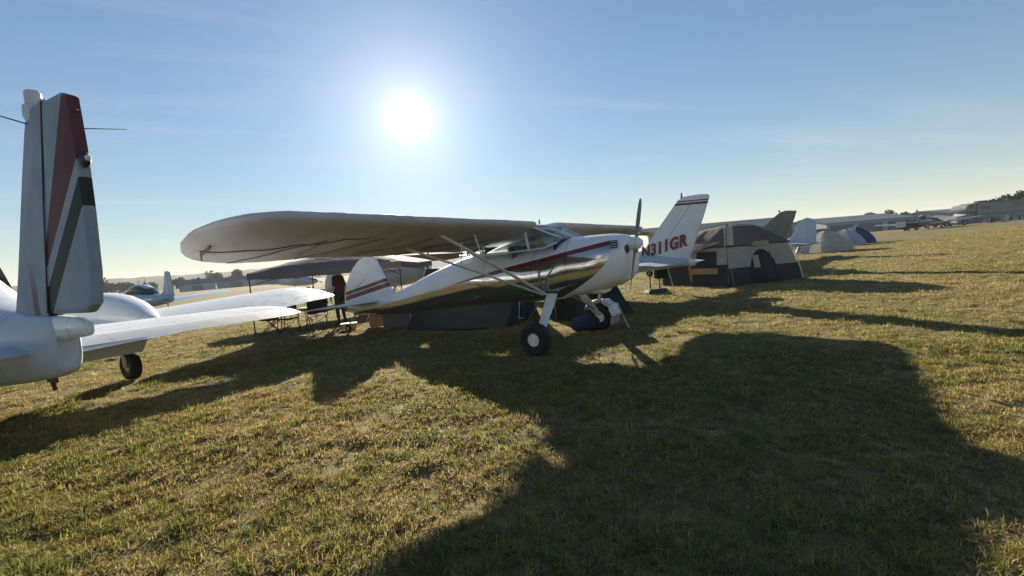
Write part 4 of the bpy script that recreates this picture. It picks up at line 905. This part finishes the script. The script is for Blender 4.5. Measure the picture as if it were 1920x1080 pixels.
def vol_car(label, loc, rz, mat):
    r = thing('parked_car', label, 'car', loc, rz, 'cars along the far edge of the field')
    fuselage([(-2.1, .35, .8, .6), (-1.95, .3, .95, .82), (-1.0, .28, .98, .86), (.5, .28, .95, .87), (1.8, .3, .82, .82), (2.1, .36, .7, .6)], 4, 20, 2).build('body', mat, r, 40)
    fuselage([(-1.6, .9, .95, .6), (-1.15, .9, 1.38, .68), (-.1, .9, 1.45, .70), (.5, .9, 1.2, .68), (.95, .88, .93, .6)], 3, 16, 2).build('cabin', 'glass_dark', r, 40)
    for x in (-1.3, 1.3):
        for s in (-1, 1): wheel(r, (x, s*.78, .31), .31, .2, .19, 'grey', n=16)
for i, (x, y, mt, lb) in enumerate(((57.5, 62, 'red', 'red car just left of the motorhome'), (42, 62, 'red', 'dark red car farther left beyond the field, right of the tents'), (45.6, 66, 'white_b', 'white car between the red car and the blue trailer'))):
    vol_car(lb, (x, y, float(hg(x, y))), .2*i, mt)
crate('camp_box', 'white box standing on the grass beside the motorhome', 'box', (72.5, 66.5, float(hg(72.5, 66.5))), (.6, .6, 1.0), 0, 'white_b')
def hangar(label, c, rz, L, W, H, P):
    r = thing('hangar', label, 'hangar', c, rz, 'metal hangars beyond the field')
    for s in (-1, 1):
        MB().box((0, s*W/2, H/2), (L, .2, H)).build('side_wall', 'hangar_wall', r, 0)
        MB().ring_loft([[(x, s*(W/2+.5), H-.05), (x, 0, H+P), (x, 0, H+P+.18), (x, s*(W/2+.5), H+.13)] for x in (-L/2-.4, L/2+.4)]).build('roof_slope', 'hangar_roof', r, 0)
        MB().poly([(-W/2+.1, 0), (W/2-.1, 0), (W/2-.1, H), (0, H+P-.1), (-W/2+.1, H)], .2, 0).xf(Matrix.Translation((s*(L/2-.15), 0, 0))).build('gable_wall', 'hangar_wall', r, 0)
    n = max(3, int(L/9))
    for i in range(n): MB().box((-L/2+L*(i+.5)/n, -W/2-.13, H*.42), (L/n*.82, .12, H*.82)).build('sliding_door', 'hangar_roof', r, 0)
hangar('blue-grey hangar directly behind the pale blue tail and tents', (116, 158, 1.1), math.radians(4), 30, 22, 4.0, 2.2)
hangar('long low pale hangar in the middle of the far row', (138, 172, 1.2), math.radians(-5), 50, 22, 3.0, 1.5)
hangar('blue hangar partly hidden behind the motorhome', (150, 150, 1.3), math.radians(6), 32, 20, 3.6, 1.7)
hangar('hangar roof line showing between N311GR tail and olive tail', (66, 150, .9), math.radians(-4), 44, 20, 4.8, 2.8)

# ------------------------------------------------------------------ trees
def leaf_mat(name, c):
    t = NT(name); o = t.new('ShaderNodeObjectInfo'); n = t.noise(.6, 4, .7)
    col = t.mix(t.ramp(n, .3, .7), tint(c, .6), tint(c, 1.35)); d = t.new('ShaderNodeBsdfDiffuse'); t.put(col, d.inputs[0]); tr = t.new('ShaderNodeBsdfTranslucent'); t.put(col, tr.inputs[0])
    m = t.new('ShaderNodeMixShader'); m.inputs[0].default_value = .3; t.l.new(d.outputs[0], m.inputs[1]); t.l.new(tr.outputs[0], m.inputs[2]); return t.done(m.outputs[0])
M['leaf'] = leaf_mat('dark_green_foliage', (.040, .058, .026)); M['leaf2'] = leaf_mat('pine_foliage', (.028, .045, .026))
def make_tree(label, loc, h, w, mat, seed, group, leaves=1500, leaf=.8):
    rg = random.Random(seed); r = thing('tree', label, 'tree', loc, rg.uniform(0, 6), group)
    MB().tube([(0, 0, -.3), (rg.uniform(-.2, .2), 0, h*.3), (rg.uniform(-.4, .4), .2, h*.62), (rg.uniform(-.4, .4), 0, h*.9)], [h*.025, h*.02, h*.012, h*.004], 7).build('trunk', 'bark', r)
    lm = MB(); lb = []
    for k in range(9):
        a = rg.uniform(0, 6.28); z = h*rg.uniform(.38, .93); q = w*rg.uniform(.25, .5)*(1.1-.6*abs(z/h-.55)*2*.8); c = Vector((math.cos(a)*q*.8, math.sin(a)*q*.8, z)); lb.append((c, w*rg.uniform(.16, .30)))
        lm.tube([(0, 0, z*.72), (c.x*.6, c.y*.6, z*.92), tuple(c)], [h*.009, h*.006, h*.003], 5)
    lm.build('limb', 'bark', r)
    v = []; f = []
    for k in range(leaves):
        c, rad = lb[rg.randrange(len(lb))]; d = Vector((rg.gauss(0, 1), rg.gauss(0, 1), rg.gauss(0, 1))).normalized()*rad*rg.uniform(.35, 1.12); d.z *= .72; p = c+d
        n1 = Vector((rg.gauss(0, 1), rg.gauss(0, 1), rg.gauss(0, 1))).normalized(); n2 = n1.orthogonal().normalized(); n3 = n1.cross(n2); s = leaf*rg.uniform(.5, 1.3); b = len(v)
        v += [tuple(p+n2*s*.5), tuple(p+n3*s*.35), tuple(p-n2*s*.5), tuple(p-n3*s*.4+n1*s*.2)]; f.append((b, b+1, b+2, b+3))
    m = MB(); m.v = v; m.f = f; me = bpy.data.meshes.new('crown'); me.from_pydata(v, [], f); me.materials.append(M[mat]); o = bpy.data.objects.new('crown', me); C.objects.link(o); o.parent = r
    return r
ORD = ['leftmost', 'second from left', 'third from left', 'fourth from left', 'fifth from left', 'sixth from left', 'seventh from left', 'eighth from left', 'rightmost']
def ordn(i, n): return 'rightmost' if i == n-1 else ORD[i]
cl = sorted(((126, 118, 5.5, 6.5), (133, 122, 6.6, 6.5), (139, 123, 7.4, 6.2), (146, 124, 7.0, 7), (151, 124, 7.6, 7), (158, 126, 8.0, 7), (168, 128, 8.6, 7.5)), key=lambda q: q[0]/q[1])
for i, (x, y, h, w) in enumerate(cl):
    make_tree('%s dark tree of the clump rising behind the motorhome roof' % ordn(i, 7), (x, y, float(hg(x, y))), h, w, 'leaf' if i % 2 else 'leaf2', 40+i, 'trees behind the motorhome')
cl = sorted(((158, 205, 7.2, 7), (165, 207, 8.8, 7), (172, 206, 9.2, 8), (181, 208, 7.6, 8)), key=lambda q: q[0]/q[1])
for i, (x, y, h, w) in enumerate(cl):
    make_tree('%s of the four trees above the far hangar roofs' % ordn(i, 4), (x, y, 1), h, w, 'leaf2', 70+i, 'trees above the hangar roofs', 1100, 1.0)
for i in range(9):
    a = -41.5+i*1.75+random.uniform(-.4, .4); d = random.uniform(330, 400); h = random.uniform(7, 11)
    make_tree('%s small tree in the line along the far left field edge' % ordn(i, 9), (math.sin(math.radians(a))*d, math.cos(math.radians(a))*d, -.2), h, h*1.15, 'leaf', 100+i, 'tree line on the far left', 700, 1.5)
def shed(label, c, rz, L, W, H):
    r = thing('farm_shed', label, 'shed', c, rz, 'low sheds on the far left')
    MB().box((0, 0, H/2), (L, W, H)).build('wall', 'hangar_wall', r, 0); MB().ring_loft([[(x, -W/2-.4, H), (x, 0, H+W*.28), (x, W/2+.4, H)] for x in (-L/2-.3, L/2+.3)]).build('roof', 'hangar_roof', r, 0)
    MB().box((0, -W/2-.06, H*.4), (L*.3, .1, H*.8)).build('door', 'dark_grey', r, 0)
for i, (a, d, lb) in enumerate(((-34.5, 260, 'low grey shed on the far left beyond the field'), (-31.0, 270, 'low shed with dark door right of the first shed'), (-27.5, 280, 'low shed nearest the canopy on the far left'))): shed(lb, (math.sin(math.radians(a))*d, math.cos(math.radians(a))*d, -.2), math.radians(-a), 14+3*i, 8, 3.4)

# ------------------------------------------------------------------ two birds in the sky
def bird(label, loc, s, rz, bank):
    r = thing('bird', label, 'bird', loc, rz, None, s); r.rotation_euler = (bank, 0, rz)
    fuselage([(-.22, -.01, .02, .03), (-.12, -.05, .05, .05), (.06, -.06, .06, .06), (.18, -.04, .05, .04), (.26, -.01, .02, .01)], 2, 12, 3).build('body', 'feather', r)
    for k in (-1, 1): wing([(k*.03, .12, .22, .03, .05, 1), (k*.28, .14, .20, .10, .05, .8), (k*.45, .08, .17, .06, .05, .6), (k*.62, -.04, .06, -.06, .05, .4)], .06, .03, 8).build('wing', 'feather', r)
def skypos(x, y, d):
    u, v = x-960, y-540; c_, s_ = math.cos(roll), math.sin(roll); U, Vv = u*c_-v*s_, u*s_+v*c_
    w = Vector((U/F_PX, math.cos(pitch)-Vv/F_PX*math.sin(pitch), -math.sin(pitch)-Vv/F_PX*math.cos(pitch))).normalized()*d; return (w.x, w.y, w.z+CAM_H)
bird('dark bird gliding high at upper right', skypos(1735, 260, 95), 1.0, .9, .35)
bird('smaller distant bird gliding left of the other bird', skypos(1463, 278, 120), .9, 1.3, .1)

# ------------------------------------------------------------------ hazy air over the field
hz = MB().box((0, 0, 38), (7600, 7600, 88)).build('haze', 'white', None, 0); tag(hz, 'thin pale summer haze over the field', None, None, 'stuff')
hm = bpy.data.materials.new('haze_air'); hm.use_nodes = True; hn = hm.node_tree.nodes; hn.clear()
ho = hn.new('ShaderNodeOutputMaterial'); pv = hn.new('ShaderNodeVolumePrincipled'); pv.inputs['Color'].default_value = (.86, .92, 1.0, 1); pv.inputs['Density'].default_value = .00022; pv.inputs['Anisotropy'].default_value = .1
hm.node_tree.links.new(pv.outputs[0], ho.inputs['Volume']); hz.data.materials.clear(); hz.data.materials.append(hm)
